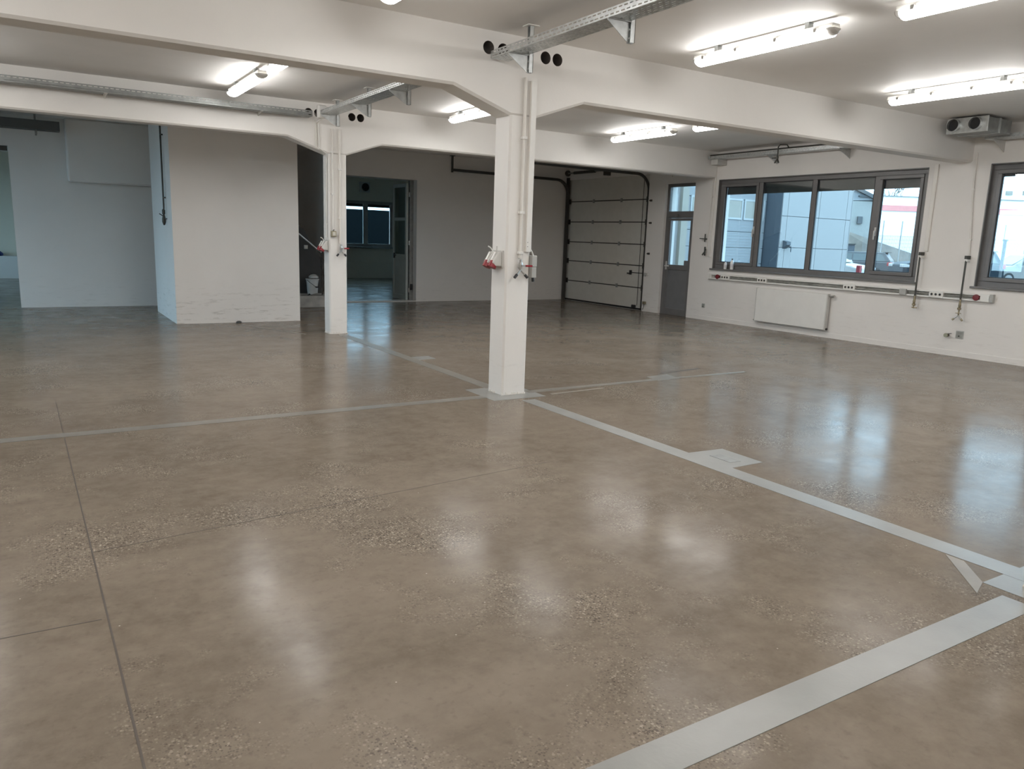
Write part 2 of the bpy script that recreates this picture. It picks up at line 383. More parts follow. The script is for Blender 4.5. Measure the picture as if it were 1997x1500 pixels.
fpoly('filler_pad', [(.17, 2.30), (.42, 2.32), (.42, 2.55), (.17, 2.55)], h=.0018)
fpoly('buff_strip', [(.045, -4.42), (.045, -4.515), (-.135, -4.70), (-.287, -4.752)], 'strip2')
fpoly('buff_strip', [(.50, -.16), (1.22, -.10), (1.22, -.07), (.50, -.11)], 'strip2')
fpoly('buff_strip', [(-1.1, 6.66), (-.42, 5.10), (-.39, 5.12), (-1.06, 6.68)], 'strip2')
fpoly('saw_joint', [(-3.802, 1.3), (-3.796, 1.3), (-3.729, -4.4), (-3.737, -4.4)], 'joint', .001)
fpoly('saw_joint', [(-5.6, -3.10), (-5.6, -3.106), (-3.77, -3.166), (-3.77, -3.16)], 'joint', .001)
fpoly('saw_joint', [(-3.75, -2.42), (-3.75, -2.425), (-.9, -2.12), (-.9, -2.116)], 'joint', .0008)

# ================================================================== WINDOWS
def bars(root, x, rects, mat='alu', name='frame', th=.07, bevel=.006):
    mb = MB()
    for (a, b, z0, z1) in rects: mb.box(x, x+th, a, b, z0, z1)
    return mb.build(name, mat, root, bevel=bevel)
def big_window(n, y0, y1, cuts, label, operable, blinds=.23, sill=True):
    z0, z1 = 1.07, 2.83; xf = XW+.06
    root = thing('window_%d' % n, (XW+.1, (y0+y1)/2, z0), label, None, None, 'structure')
    b = .085
    bars(root, xf, [(y0, y1, z1-b, z1), (y0, y1, z0, z0+b), (y0, y0+b, z0+b, z1-b), (y1-b, y1, z0+b, z1-b)])
    ys = [y0+b]+list(cuts)+[y1-b]
    for c in cuts: bars(root, xf+.002, [(c-.045, c+.045, z0+b, z1-b)], name='mullion')
    for i in range(len(ys)-1):
        a = ys[i]+(.045 if i else 0); c = ys[i+1]-(.045 if i < len(ys)-2 else 0); zz0, zz1 = z0+b, z1-b
        if i in operable:
            s = .055
            sash = bars(root, xf-.018, [(a, c, zz1-s, zz1), (a, c, zz0, zz0+s), (a, a+s, zz0+s, zz1-s), (c-s, c, zz0+s, zz1-s)], name='sash')
            hy = c-s/2 if operable[i] > 0 else a+s/2
            h = MB().box(xf-.03, xf-.018, hy-.016, hy+.016, 1.78, 1.92).box(xf-.055, xf-.03, hy-.01, hy+.01, 1.84, 1.865).box(xf-.06, xf-.045, hy-.011, hy+.011, 1.72, 1.865)
            h.build('handle', 'ltgrey', sash, bevel=.003)
            a, c, zz0, zz1 = a+s, c-s, zz0+s, zz1-s
        mb = MB()
        for (q, w_, e, r_) in ((a, a+.014, zz0, zz1), (c-.014, c, zz0, zz1), (a, c, zz0, zz0+.012), (a, c, zz1-.012, zz1)): mb.box(xf+.008, xf+.03, q, w_, e, r_)
        mb.build('gasket', 'alu_dk', root)
        pane = B(xf+.03, xf+.036, a, c, zz0, zz1).build('pane', 'glass', root)
        # external blind box and part-lowered slats
        mb = MB(); zt = zz1+.02; zb = z1-b-blinds+.05
        k = zt
        while k > zb: mb.box(xf+.085, xf+.10, a-.03, c+.03, k-.0555, k); k -= .055
        mb.build('blind', 'blind', root)
    if sill: B(XW-.045, xf+.01, y0-.045, y1+.045, z0-.028, z0+.004).build('sill', 'alu', root, bevel=.006)
    # reveal trim
    mb = MB().box(XW-.004, xf, y1-.012, y1+.004, z0, z1).box(XW-.004, xf, y0-.004, y0+.012, z0, z1).box(XW-.004, xf, y0, y1, z1-.012, z1+.004)
    mb.build('reveal_trim', 'alu', root)
    return root
big_window(1, W1[0], W1[1], (1.52, 2.73, 3.93), 'four-light grey window over the radiator, two bottles on its sill', {0: 1, 3: -1})
big_window(2, W2[0], W2[1], (-3.7, -2.5, -1.4), 'grey-framed window between the dark air pipe and the near end wall', {3: -1, 0: 1}, .12)
big_window(3, W3[0], W3[1], (-8.3, -6.9), 'grey-framed window of the bay behind the viewer', {0: 1}, .12)
def simple_win(n, axis, a, u0, u1, z0, z1, cuts, label, mat='alu', gm='glass', b=.07, mw=.04):
    root = thing('window_%d' % n, (a, (u0+u1)/2, z0) if axis == 'x' else ((u0+u1)/2, a, z0), label, None, None, 'structure')
    bx = (lambda mb, p, q, r_, s, t=.06: mb.box(a, a+t, p, q, r_, s)) if axis == 'x' else (lambda mb, p, q, r_, s, t=.06: mb.box(p, q, a, a+t, r_, s))
    mb = MB()
    for r_ in ((u0, u1, z1-b, z1), (u0, u1, z0, z0+b), (u0, u0+b, z0+b, z1-b), (u1-b, u1, z0+b, z1-b)): bx(mb, *r_)
    mb.build('frame', mat, root, bevel=.005)
    for c in cuts: mb = MB(); bx(mb, c-mw, c+mw, z0+b, z1-b); mb.build('mullion', mat, root, bevel=.005)
    ys = [u0+b]+list(cuts)+[u1-b]
    for i in range(len(ys)-1):
        mb = MB(); p, q = ys[i]+.03, ys[i+1]-.03
        if axis == 'x': mb.box(a+.025, a+.031, p, q, z0+b, z1-b)
        else: mb.box(p, q, a+.025, a+.031, z0+b, z1-b)
        mb.build('pane', gm, root)
    return root
simple_win(4, 'x', XL-.15, *WL, (6.6, 7.75, 8.9), 'floor-deep glazing of the unlit bay in the left wall')
simple_win(5, 'x', XL-.15, *WL2, (14.5, 16.5), 'wide window in the left wall of the room beyond')
w6 = simple_win(6, 'y', YH+.05, *FW, (6.055,), 'dark two-light window seen through the open door', 'grey', 'glass_far', .10, .085)
simple_win(7, 'y', YH+.05, *FW2, (3.2,), 'unseen window added to light the far room, hidden behind the rear column', 'grey', 'glass_far')  # added window out of view, brings daylight into the far room
B(FW[0], FW[1], YH+.14, YH+.16, 2.42, 2.62).build('blind', 'blind', w6)
B(FW[0]-.05, FW[1]+.05, YH-.12, YH+.05, 1.02, 1.08).build('sill', 'galv_dk', w6)

# ================================================================== DOORS
d1 = thing('door_1', (XW+.1, 6.04, 0), 'narrow grey metal side door with glass and fanlight', None, None, 'structure')
x = XW+.06; y0, y1 = DR[0], DR[1]
bars(d1, x, [(y0, y1, 2.745, 2.81), (y0, y0+.05, 0, 2.745), (y1-.075, y1, 0, 2.745), (y0+.05, y1-.075, 2.09, 2.23)], name='frame', th=.08)
leaf = bars(d1, x-.012, [(y0+.055, y1-.08, 2.03, 2.085), (y0+.055, y0+.115, .01, 2.03), (y1-.165, y1-.08, .01, 2.03), (y0+.115, y1-.165, .985, 1.09), (y0+.115, y1-.165, .01, .14)], name='door_leaf', th=.07)
B(x+.012, x+.03, y0+.115, y1-.165, .14, .985).build('panel', 'panel_grey', leaf)
B(x+.02, x+.026, y0+.115, y1-.165, 1.09, 2.03).build('pane', 'glass', leaf)
B(x+.02, x+.026, y0+.05, y1-.075, 2.23, 2.745).build('pane', 'glass', d1)
MB().box(x-.03, x-.012, y1-.14, y1-.105, .98, 1.16).box(x-.06, x-.03, y1-.13, y1-.115, 1.05, 1.07).box(x-.065, x-.05, y1-.24, y1-.115, 1.045, 1.072).build('handle', 'ltgrey', leaf, bevel=.003)
B(x-.01, x+.08, y0+.05, y1-.075, 0, .012).build('threshold', 'alu', d1)
MB().box(x-.07, x-.012, y1-.40, y1-.14, 2.105, 2.165).build('closer', 'alu', d1, bevel=.004)
B(x+.001, x+.02, y0+.115, y0+.24, 1.09, 1.19).build('sticker', 'panel_grey', leaf)
# sectional garage door
g = thing('door_2', (XW+.06, 8.58, 0), 'sectional garage door of six wide pale panels in shade', None, None, 'structure')
zs = [.035, .512, 1.018, 1.5, 2.0, 2.505, 3.05]; xg = XW+.05
for i in range(6):
    p = B(xg, xg+.045, 7.031, 10.129, zs[i]+.006, zs[i+1]-.006).build('panel', 'sect', g, bevel=.006)
    if i:
        z = zs[i]
        for fy in (8.02, 9.08):
            MB().box(xg-.012, xg, fy-.035, fy+.035, z-.045, z+.045).cyl((xg-.018, fy-.03, z), (xg-.018, fy+.03, z), .009).build('hinge', 'galv_dk', p, bevel=.002)
        for fy, s in ((7.10, -1), (10.05, 1)):
            MB().box(xg-.02, xg, fy-.035, fy+.035, z-.06, z+.06).cyl((xg-.03, fy, z), (xg-.03, fy+s*.08, z), .012).cyl((xg-.03, fy+s*.05, z), (xg-.03, fy+s*.075, z), .024).build('roller_bracket', 'track', p)
        B(xg-.004, xg+.03, 7.035, 10.125, z-.012, z+.012).build('joint_seal', 'track', p)
MB().box(xg-.006, xg+.05, 7.031, 10.129, 0.001, .045).build('bottom_seal', 'rubber', g)
B(xg-.05, xg-.006, 7.1, 10.05, .0, .008).build('threshold_bar', 'galv', g)
def track(y, xt, hw):
    mb = MB(); zt = 3.035; rr = .36
    pts = [(xt, .05), (xt, zt-rr)]+[(p[0], p[2]) for p in arc((xt-rr, zt-rr), rr, 0, 90, 8)][1:]+[(4.62, zt+.02)]
    o1 = []; 
    for k in range(len(pts)):
        a = Vector(pts[max(k-1, 0)]); b = Vector(pts[min(k+1, len(pts)-1)]); d = (b-a).normalized(); nrm = Vector((-d.y, d.x))
        o1.append((Vector(pts[k])+nrm*.03, Vector(pts[k])-nrm*.03))
    poly = [tuple(p[0]) for p in o1]+[tuple(p[1]) for p in reversed(o1)]
    return mb.prism(poly, 'y', y-hw, y+hw)
for y, xt, hw in ((10.08, XW-.03, .028), (7.05, XW+.012, .012)):
    t = track(y, xt, hw).build('track', 'track', g)
    MB().box(4.60, 4.64, y-.02, y+.02, 3.0, ZC).box(4.57, 4.67, y-.05, y+.05, ZC-.012, ZC).build('track_hanger', 'track', t)
    if y > 8: B(XW-.035, XW+.01, y-.03, y+.075, .0, 3.1).build('jamb_angle', 'track', t)
MB().cyl((XW-.10, 6.95, 3.20), (XW-.10, 10.1, 3.20), .018).build('torsion_shaft', 'galv_dk', g)
for a, b in ((8.9, 9.75), (7.35, 8.0)): MB().cyl((XW-.10, a, 3.20), (XW-.10, b, 3.20), .036, 16).build('spring', 'track', g)
for y in (10.0, 7.08): MB().cyl((XW-.10, y, 3.20), (XW-.10, y+.04, 3.20), .075, 18).build('cable_drum', 'track', g)
B(XW-.16, XW, 8.42, 8.50, 3.08, 3.34).build('shaft_bracket', 'track', g)
MB().tube([(xg-.02, 7.24, 3.0), (xg-.02, 7.23, .1)], .006, 6).build('pull_rope', 'black', g)
MB().box(xg-.03, xg, 7.50, 7.56, .80, .90).box(xg-.05, xg-.03, 7.5, 7.62, .815, .84).cyl((xg-.014, 7.5, .85), (xg-.014, 7.0, .85), .008).build('slide_lock', 'black', g)
MB().box(xg-.05, xg, 7.28, 7.40, .04, .11).build('foot_handle', 'black', g, bevel=.01)
MB().box(5.0, 5.35, 8.45, 8.7, 3.16, 3.34).box(5.35, 7.85, 8.55, 8.59, 3.27, 3.31).build('door_opener', 'track', g)
MB().tube([(5.0, 8.5, 3.30), (4.8, 8.45, 3.28), (4.7, 8.4, ZC)], .012, 6).build('opener_cable', 'black', g)
# open glazed leaf in the back opening
d3 = thing('door_3', (3.66, 10.38, 0), 'open glazed metal door leaf in the dark back opening', None, None, 'structure')
yy = 10.36
B(3.68, 3.77, yy, yy+.09, 0, 2.77).build('frame', 'galv_dk', d3)
lf = MB()
for a, b, z0, z1 in ((yy+.02, yy+.80, 2.62, 2.70), (yy+.02, yy+.09, .02, 2.62), (yy+.73, yy+.80, .02, 2.62), (yy+.09, yy+.73, 1.86, 1.93), (yy+.09, yy+.73, .02, .13), (yy+.09, yy+.73, 1.02, 1.08)):
    lf.box(3.60, 3.655, a, b, z0, z1)
lf = lf.build('door_leaf', 'leafgrey', d3, bevel=.004)
B(3.622, 3.630, yy+.09, yy+.73, 1.93, 2.62).build('pane', 'glass_dk', lf); B(3.622, 3.630, yy+.09, yy+.73, 1.08, 1.86).build('pane', 'glass_dk', lf)
B(3.615, 3.640, yy+.09, yy+.73, .13, 1.02).build('panel', 'leafgrey', lf)
MB().box(3.575, 3.60, yy+.66, yy+.70, .98, 1.10).cyl((3.57, yy+.68, 1.05), (3.57, yy+.55, 1.05), .011).build('handle', 'black', lf)
for z in (.25, 1.35, 2.45): MB().cyl((3.672, yy+.01, z-.05), (3.672, yy+.01, z+.05), .014).build('hinge', 'steel', lf)
B(1.75, 3.77, YB, yy+.14, 0, .022).build('threshold', 'ltgrey', d3)
B(-8, -4.09, YB+.1, YB+.16, 2.76, 2.84).build('trim_4', 'track'); tag(bpy.data.objects['trim_4'], 'dark lintel rail over the left opening', None, None, 'structure')
# ================================================================== LIGHTS
DROP = .032
def make_light():
    t = thing('fluorescent_light', (0, 0, 0), 'x', 'ceiling light', 'fluorescent ceiling lights')
    L = .76; z = 0
    prof = [(-.046, -.022), (.046, -.022), (.050, -.050), (.050, -.062), (-.050, -.062), (-.050, -.050)]
    hs = MB().prism(prof, 'y', -L, L).build('housing', 'ltgrey', t)
    for y in (-.5, .5): B(-.03, .03, y-.02, y+.02, -.024, DROP).build('mount', 'galv_dk', t)
    n = 10; p = [(.050, -.060)]+[(.076*math.cos(math.pi*i/n), -.074-.046*math.sin(math.pi*i/n)) for i in range(n+1)]+[(-.050, -.060)]
    MB().prism(p, 'y', -L+.04, L-.04).build('diffuser', 'lamp', t, smooth=False)
    for s in (-1, 1):
        mb = MB(); r0 = [(.074*math.cos(math.pi*i/n), s*(L-.04), -.062-.052*math.sin(math.pi*i/n)) for i in range(n+1)]
        r1 = [(.068*math.cos(math.pi*i/n), s*(L-.005), -.060-.043*math.sin(math.pi*i/n)) for i in range(n+1)]
        r2_ = [(.042*math.cos(math.pi*i/n), s*(L+.018), -.058-.026*math.sin(math.pi*i/n)) for i in range(n+1)]
        mb.quadstrip(r0, r1).quadstrip(r1, r2_); o = len(mb.v); mb.add(r2_, [list(range(n+1))])
        mb.build('end_cap', 'clear', t, smooth=True)
    for y in (-.62, -.22, .22, .62):
        for s in (-1, 1): B(s*.050, s*.078, y-.014, y+.014, -.078, -.046).build('clip', 'steel', hs)
    return t
LX = (-4.73, -1.51, 1.70, 4.83); BAYS = {'near': (-1.40, -3.46), 'mid': (3.72, 1.77), 'rear': (-6.4, -8.6)}
colname = {-4.73: 'outermost from the windows', -1.51: 'stair-block side of the columns', 1.70: 'window side of the columns', 4.83: 'closest to the windows'}
bayname = {'near': ('lit tube light just before the front beam,', 'lit tube light in second row before the front beam,'),
           'mid': ('lit tube light beside the rear beam,', 'lit tube light half hidden by the front beam,'),
           'rear': ('lit tube light overhead behind the nearest beam,', 'lit tube light near the end wall,')}
proto = make_light(); first = True
for bay, ys in BAYS.items():
    for j, y in enumerate(ys):
        for xx in LX:
            lab = bayname[bay][j]+' '+colname[xx]
            if first: proto.location = (xx, y, ZC-DROP); proto['label'] = lab; first = False
            else: dup(proto, (xx, y, ZC-DROP), lab)

# ================================================================== CABLE TRAYS
def perf(mb, o, u, v, L, Wd, rows, pitch=.06, slot=.038, sw=.009, th=.0015, cols0=.02):
    """perforated sheet: origin o, length L along u, width Wd along v, slots in rows; thin real holes"""
    o, u, v = Vector(o), Vector(u), Vector(v); n = u.cross(v)
    def quad(a, b, c, d):
        p = [o+u*a+v*c, o+u*b+v*c, o+u*b+v*d, o+u*a+v*d]; mb.add(p, [(0, 1, 2, 3)])
    edges = [0.0]
    for i in range(rows):
        c = Wd*(i+.5)/rows if rows > 1 else Wd*.42
        edges += [c-sw/2, c+sw/2]
    edges.append(Wd)
    for i in range(len(edges)-1):
        if i % 2 == 0: quad(0, L, edges[i], edges[i+1])
        else:
            off = 0 if (i//2) % 2 == 0 else pitch/2
            k = 0; a = 0
            s0 = cols0+off
            while s0+slot < L:
                quad(a, s0, edges[i], edges[i+1]); a = s0+slot; s0 += pitch
            quad(a, L, edges[i], edges[i+1])
def tray(loc, axis, length, width, h, label, rows=4, mat='galv', closed=None):
    """tray running along -Y ('y') or -X ('x') from loc (start, near corner, bottom)"""
    t = thing('cable_tray', loc, label, 'cable tray', 'perforated cable trays')
    o = Vector(loc); u = Vector((0, -1, 0)) if axis == 'y' else Vector((-1, 0, 0)); v = Vector((1, 0, 0)) if axis == 'y' else Vector((0, 1, 0))
    zv = Vector((0, 0, 1))
    mb = MB()
    if closed:
        perf(mb, o, u, v, closed, width, rows); mb.add([o+u*closed, o+u*length, o+u*length+v*width, o+u*closed+v*width], [(0, 1, 2, 3)])
    else: perf(mb, o, u, v, length, width, rows)
    ob = mb.build('tray_base', mat, t); md = ob.modifiers.new('s', 'SOLIDIFY'); md.thickness = .002; md.offset = 0
    for k in (0, 1):
        mb = MB(); perf(mb, o+v*width*k, u, zv, length, h, 2 if axis == 'y' else 2)
        p = o+v*width*k+zv*h; q = p+v*(.012 if k == 0 else -.012)
        mb.add([p, p+u*length, q+u*length, q], [(0, 1, 2, 3)])
        ob = mb.build('side_rail', mat, t); md = ob.modifiers.new('s', 'SOLIDIFY'); md.thickness = .002; md.offset = 0
    return t
def bracket(t, x, y, zt, reach, zbot, plate=True):
    """ceiling channel at x,y with a gusset arm reaching to -x under the tray"""
    ch = MB().box(x-.004, x+.036, y-.022, y-.017, zbot, ZC).box(x-.004, x+.036, y+.017, y+.022, zbot, ZC).box(x+.031, x+.036, y-.022, y+.022, zbot, ZC).build('bracket', 'galv', t)
    MB().prism([(x, zt-.004), (x-reach, zt-.004), (x-reach, zt-.02), (x-.03, zbot+.01), (x, zbot)], 'y', y-.003, y+.003).box(x-reach, x, y-.02, y+.02, zt-.006, zt-.002).build('gusset', 'galv', ch)
    if plate: MB().box(x-.04, x+.075, y-.05, y+.05, ZC-.008, ZC).build('ceiling_plate', 'white', ch, bevel=.002)
    for z in (zbot+.03, zbot+.09): MB().cyl((x+.002, y-.012, z), (x-.008, y-.012, z), .007, 8).build('bolt', 'steel', ch)
tA = tray((-.25, -.035, 3.13), 'y', 4.7, .185, .062, 'galvanised perforated tray ending against the beam above the column with red twin socket', 6, closed=None)
for y in (-.36, -1.72, -3.1, -4.4): bracket(tA, -.055, y, 3.13, .205, 2.985)
tB = tray((-.29, 4.64, 3.165), 'y', 4.33, .215, .05, 'galvanised perforated tray between the two column heads', 5, closed=None)
for y in (4.62, 3.42, 2.2, .9): bracket(tB, -.062, y, 3.165, .22, 3.02)
tX = tray((-.35, 4.80, 3.145), 'x', 7.6, .19, .075, 'long dull perforated tray running along the face of the rear beam', 4, 'galv_dk')
for x in (-1.05, -2.95, -4.2, -6.0):
    MB().prism([(5.03, 3.10), (5.03, 3.145), (4.80, 3.145), (4.80, 3.135)], 'x', x-.004, x+.004).box(x-.02, x+.02, 4.8, 5.03, 3.14, 3.144).build('bracket', 'ltgrey', tX)
tW = tray((7.68, 5.0, 3.205), 'y', 4.65, .2, .055, 'perforated tray under the ceiling above the four-light window', 4)
for y in (3.55, 2.05, .75):
    MB().prism([(7.99, 3.05), (7.99, 3.203), (7.68, 3.203), (7.68, 3.19)], 'y', y-.004, y+.004).build('bracket', 'galv', tW)
MB().box(7.72, 7.97, 4.78, 4.95, 3.10, 3.202).build('end_bracket', 'ltgrey', tW)
tV = tray((7.66, -.30, 3.14), 'y', 4.4, .22, .055, 'perforated tray carrying the twin-port air duct by the beam end', 4)
for y in (-.42, -2.2, -3.9):
    MB().prism([(7.99, 2.98), (7.99, 3.138), (7.66, 3.138), (7.66, 3.125)], 'y', y-.004, y+.004).build('bracket', 'ltgrey', tV)
tL = tray((-3.29, 9.55, 3.10), 'x', 4.6, .3, .15, 'grey tray painted darker for shade, blank side, hanging high in the blue-lit corner', 3, 'tray_shade')
MB().box(-3.66, -3.63, 9.55, 9.58, 3.02, 3.1).box(-3.66, -3.63, 9.84, 9.87, 3.02, ZC).box(-3.66, -3.63, 9.55, 9.87, 3.08, 3.1).build('bracket', 'galv_dk', tL)
MB().box(-8, -3.34, 9.547, 9.55, 3.12, 3.24).build('cover_plate', 'tray_shade', tL)
# twin-port duct -----------------------------------------------------
du = thing('air_duct', (7.3, -.39, 3.165), 'galvanised duct box with two round open ports at the beam end', 'air duct')
B(7.02, 7.62, -.655, -.125, 3.165, 3.345).build('plenum', 'galv_dk', du, bevel=.004)
B(7.0, 7.02, -.665, -.115, 3.155, 3.355).build('face_plate', 'galv', du, bevel=.002)
B(7.30, 7.33, -.665, -.115, 3.158, 3.352).build('flange', 'galv', du)
for y in (-.38, -.42): B(7.25, 7.28, y-.01, y+.01, 3.345, ZC).build('hanger', 'white', du)
for y in (-.225, -.515):
    n = 24; mb = MB(); zc = 3.262; rr = .083
    ri = [(7.0, y+rr*math.cos(2*math.pi*i/n), zc+rr*math.sin(2*math.pi*i/n)) for i in range(n+1)]
    ro = [(6.94, p[1], p[2]) for p in ri]; rin = [(6.94, y+(p[1]-y)*.94, zc+(p[2]-zc)*.94) for p in ri]; rb = [(6.995, p[1], p[2]) for p in rin]
    pt = mb.quadstrip(ri, ro).quadstrip(ro, rin).quadstrip(rin, rb).build('port', 'galv', du, smooth=True)
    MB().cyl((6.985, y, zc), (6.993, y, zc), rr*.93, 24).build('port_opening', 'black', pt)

# ================================================================== COLUMN FITTINGS
def conduit(label, pts, r, mat='cream', name='conduit', clips=(), cat='conduit', group=None, clipdir=None):
    lo = min(pts, key=lambda p: p[2]); t = thing(name, lo, label, cat, group)
    MB().tube(pts, r, 10).build('pipe', mat, t, smooth=True)
    for p in clips: MB().box(p[0]-r*1.7, p[0]+r*1.7, p[1]-r*1.5, p[1]+r*1.5, p[2]-.012, p[2]+.012).build('clip', 'white', t, bevel=.002)
    return t
# column one, front face
conduit('thin painted pipe down the column to its red-handled valve', [(.145, -.017, 3.02), (.145, -.017, 1.36)], .016, clips=[(.145, -.014, 2.48), (.145, -.014, 1.79), (.145, -.014, 1.41)])
tk = thing('cable_trunking', (.235, -.014, 1.42), 'flat white trunking on the column edge beside the red-handled valve', 'trunking')
B(.205, .268, -.028, 0, 1.42, 3.0).build('duct_body', 'cream', tk, bevel=.003); B(.209, .264, -.031, -.027, 1.42, 3.0).build('cover', 'white', tk)
for z in (1.47, 1.51): MB().cyl((.222, -.032, z), (.222, -.029, z), .004, 8).build('screw', 'black', tk)
def red_sockets(loc, label, flip=1):
    """twin CEE sockets on a face looking -X; loc = face point at socket centre"""
    x, y, z = loc; t = thing('power_socket', (x, y, z-.09), label, 'power socket', 'red industrial sockets')
    B(x-.012, x, y-.105, y+.105, z-.085, z+.08).build('back_plate', 'ltgrey', t, bevel=.004)
    for s in (-1, 1):
        yc = y+s*.05
        MB().prism([(x-.012, z+.07), (x-.05, z+.062), (x-.115, z-.035), (x-.085, z-.07), (x-.012, z-.075)], 'y', yc-.044, yc+.044).build('socket_housing', 'ltgrey', t, bevel=.01)
        a = Vector((x-.075, yc, z-.03)); d = Vector((-.45, 0, -.9)).normalized()
        c = MB().cyl(a, a+d*.062, .041, 18, .043).build('socket_ring', 'red', t)
        MB().cyl(a+d*.062, a+d*.064, .034, 18).build('socket_face', 'dkred', c)
        MB().prism([(x-.06, z+.06), (x-.07, z+.065), (x-.118, z-.03), (x-.11, z-.035)], 'y', yc-.012, yc+.012).build('latch', 'white', t)
    MB().tube([(x-.03, y+.05, z+.065), (x-.05, y+.06, z+.10), (x-.075, y+.07, z+.115)], .006, 6).build('cable_gland', 'white', t)
    MB().tube([(x-.03, y-.02, z+.06), (x-.03, y-.02, z+.12)], .006, 6).build('cable_stub', 'ltgrey', t)
    return t
red_sockets((0, .15, 1.345), 'red and grey twin power socket on the left side of the front column')
def fork_valve(loc, label, handle=1, hm='red', metal='steel', coup='black'):
    x, y, z = loc; t = thing('air_valve', (x, y, z-.13), label, 'air valve', 'forked compressed air valves')
    vb = MB().cyl((x, y, z+.06), (x, y, z-.045), .013, 12).lathe([(.02, -.03), (.022, -.015), (.022, .015), (.02, .03)], (x, y, z), 8).build('valve_body', metal, t, smooth=True)
    B(x-.016, x+.016, y+.0, y+.026, z-.016, z+.016).build('wall_plate', 'ltgrey', t)
    MB().cyl((x, y, z), (x, y-.03, z), .008, 8).box(x-.008, x+handle*.11, y-.036, y-.030, z-.007, z+.007).build('stem', metal, t)
    B(x+handle*.035, x+handle*.115, y-.04, y-.026, z-.010, z+.010).build('handle', hm, t, bevel=.003)
    for s in (-1, 1):
        a = Vector((x, y, z-.04)); b = a+Vector((s*.045, -.01, -.045)); c_ = b+Vector((s*.03, -.006, -.03))
        f = MB().cyl(a, b, .009, 10).build('fork_arm', metal, t)
        MB().cyl(b, c_, .014, 12).build('coupler', coup, f)
    return t
fork_valve((.150, -.03, 1.285), 'forked air valve with long red lever on the front column')
jb = thing('junction_box', (.305, .02, 1.17), 'small grey switch box on the window side of the front column', 'junction box')
B(.277, .335, -.04, .045, 1.275, 1.385).build('box', 'grey', jb, bevel=.004); B(.277, .330, -.04, .04, 1.17, 1.272).build('lower_box', 'grey', jb, bevel=.004)
MB().tube([(.27, -.016, 1.44), (.285, -.016, 1.42), (.305, -.012, 1.385)], .008, 8).build('lead', 'white', jb)
MB().cyl((.315, 0, 1.17), (.32, 0, 1.13), .014, 10).build('knob', 'black', jb)
# column two
conduit('pair-laid thin pipe on the rear column ending at the small switch box', [(.005, 5.012, 3.03), (.005, 5.012, 1.57)], .014, clips=[(.005, 5.016, 2.1), (.005, 5.016, 2.7)])
conduit('thin painted pipe on the rear column ending at its forked valve', [(.115, 5.012, 3.03), (.115, 5.012, 1.38)], .016, clips=[(.115, 5.016, 2.46), (.115, 5.016, 1.75)])
conduit('twin wire dropping from the beam box round the haunch to the rear red socket', [(-.20, 5.015, 3.13), (-.19, 5.015, 2.74), (-.10, 5.0, 2.68), (-.066, 5.06, 2.62), (-.066, 5.10, 1.46)], .010, 'white', clips=[(-.063, 5.10, 2.4), (-.063, 5.10, 2.0), (-.063, 5.10, 1.66)])
conduit('second wire beside it from beam box to the haunch', [(-.235, 5.018, 3.13), (-.23, 5.018, 2.75), (-.19, 5.012, 2.72)], .009, 'cream')
red_sockets((-.05, 5.14, 1.345), 'red and grey twin power socket on the rear column beside the stair block')
sw = thing('switch_box', (.01, 5.0, 1.48), 'tarnished little switch box on the face of the rear column', 'switch')
B(-.03, .05, 4.985, 5.03, 1.475, 1.56).build('box', 'brass', sw, bevel=.006); B(-.012, .034, 4.978, 4.986, 1.49, 1.545).build('rocker', 'offwhite', sw, bevel=.003)
MB().cyl((.01, 5.01, 1.56), (.01, 5.01, 1.585), .012, 10).build('gland', 'black', sw)
fork_valve((.125, 5.0, 1.305), 'forked air valve with red lever on the rear column', hm='red')
bx = thing('junction_box', (-.20, 4.90, 3.13), 'white junction box at the corner of the trays on the rear beam', 'junction box')
B(-.30, -.17, 4.70, 4.79, 3.12, 3.30).build('box', 'white', bx, bevel=.02); B(-.165, -.135, 4.70, 4.79, 3.14, 3.28).build('lid', 'ltgrey', bx, bevel=.006)
MB().tube([(-.235, 4.75, 3.12), (-.225, 4.95, 3.11), (-.22, 5.01, 3.10)], .012, 8).build('lead', 'white', bx)
# ================================================================== WINDOW WALL FITTINGS
tr = thing('cable_trunking', (7.96, 2.2, .86), 'open white trunking with cables and socket blocks under the windows', 'trunking')
MB().box(7.98, XW, -.55, 4.98, .86, .968).build('back_plate', 'offwhite', tr)
MB().box(7.93, 7.98, -.55, 4.98, .86, .866).box(7.928, 7.934, -.55, 4.98, .86, .884).build('lower_lip', 'white', tr)
MB().box(7.93, 7.98, -.55, 4.98, .962, .968).box(7.928, 7.934, -.55, 4.98, .946, .968).build('upper_lip', 'white', tr)
MB().box(7.924, 7.99, -.60, -.55, .855, .973).build('end_cap', 'grey', tr, bevel=.004); MB().box(7.924, 7.99, 4.98, 5.0, .855, .973).build('end_cap', 'white', tr)
B(7.927, 7.98, -.545, -.42, .868, .962).build('cover', 'white', tr); B(7.927, 7.98, 4.90, 4.98, .868, .962).build('cover', 'white', tr)
rnd = random.Random(3)
for k in range(7):
    pts = []; z = .885+.009*k
    for i in range(34):
        y = 4.85-i*5.2/33; pts.append((7.955+rnd.uniform(-.012, .012), y, min(.95, max(.878, z+rnd.uniform(-.016, .016)))))
    MB().tube(pts, .0065, 6).build('cable', 'cable', tr)
for y in (4.53, 3.60, 1.74, .235):
    blk = B(7.918, 7.98, y-.11, y+.11, .862, .966).build('socket_block', 'white', tr, bevel=.004)
    for s in (-1, 0, 1):
        r_ = MB().cyl((7.919, y+s*.064, .914), (7.915, y+s*.064, .914), .026, 16).build('socket', 'offwhite', blk)
        MB().cyl((7.916, y+s*.064, .914), (7.9135, y+s*.064, .914), .018, 14).build('socket_well', 'black', r_)
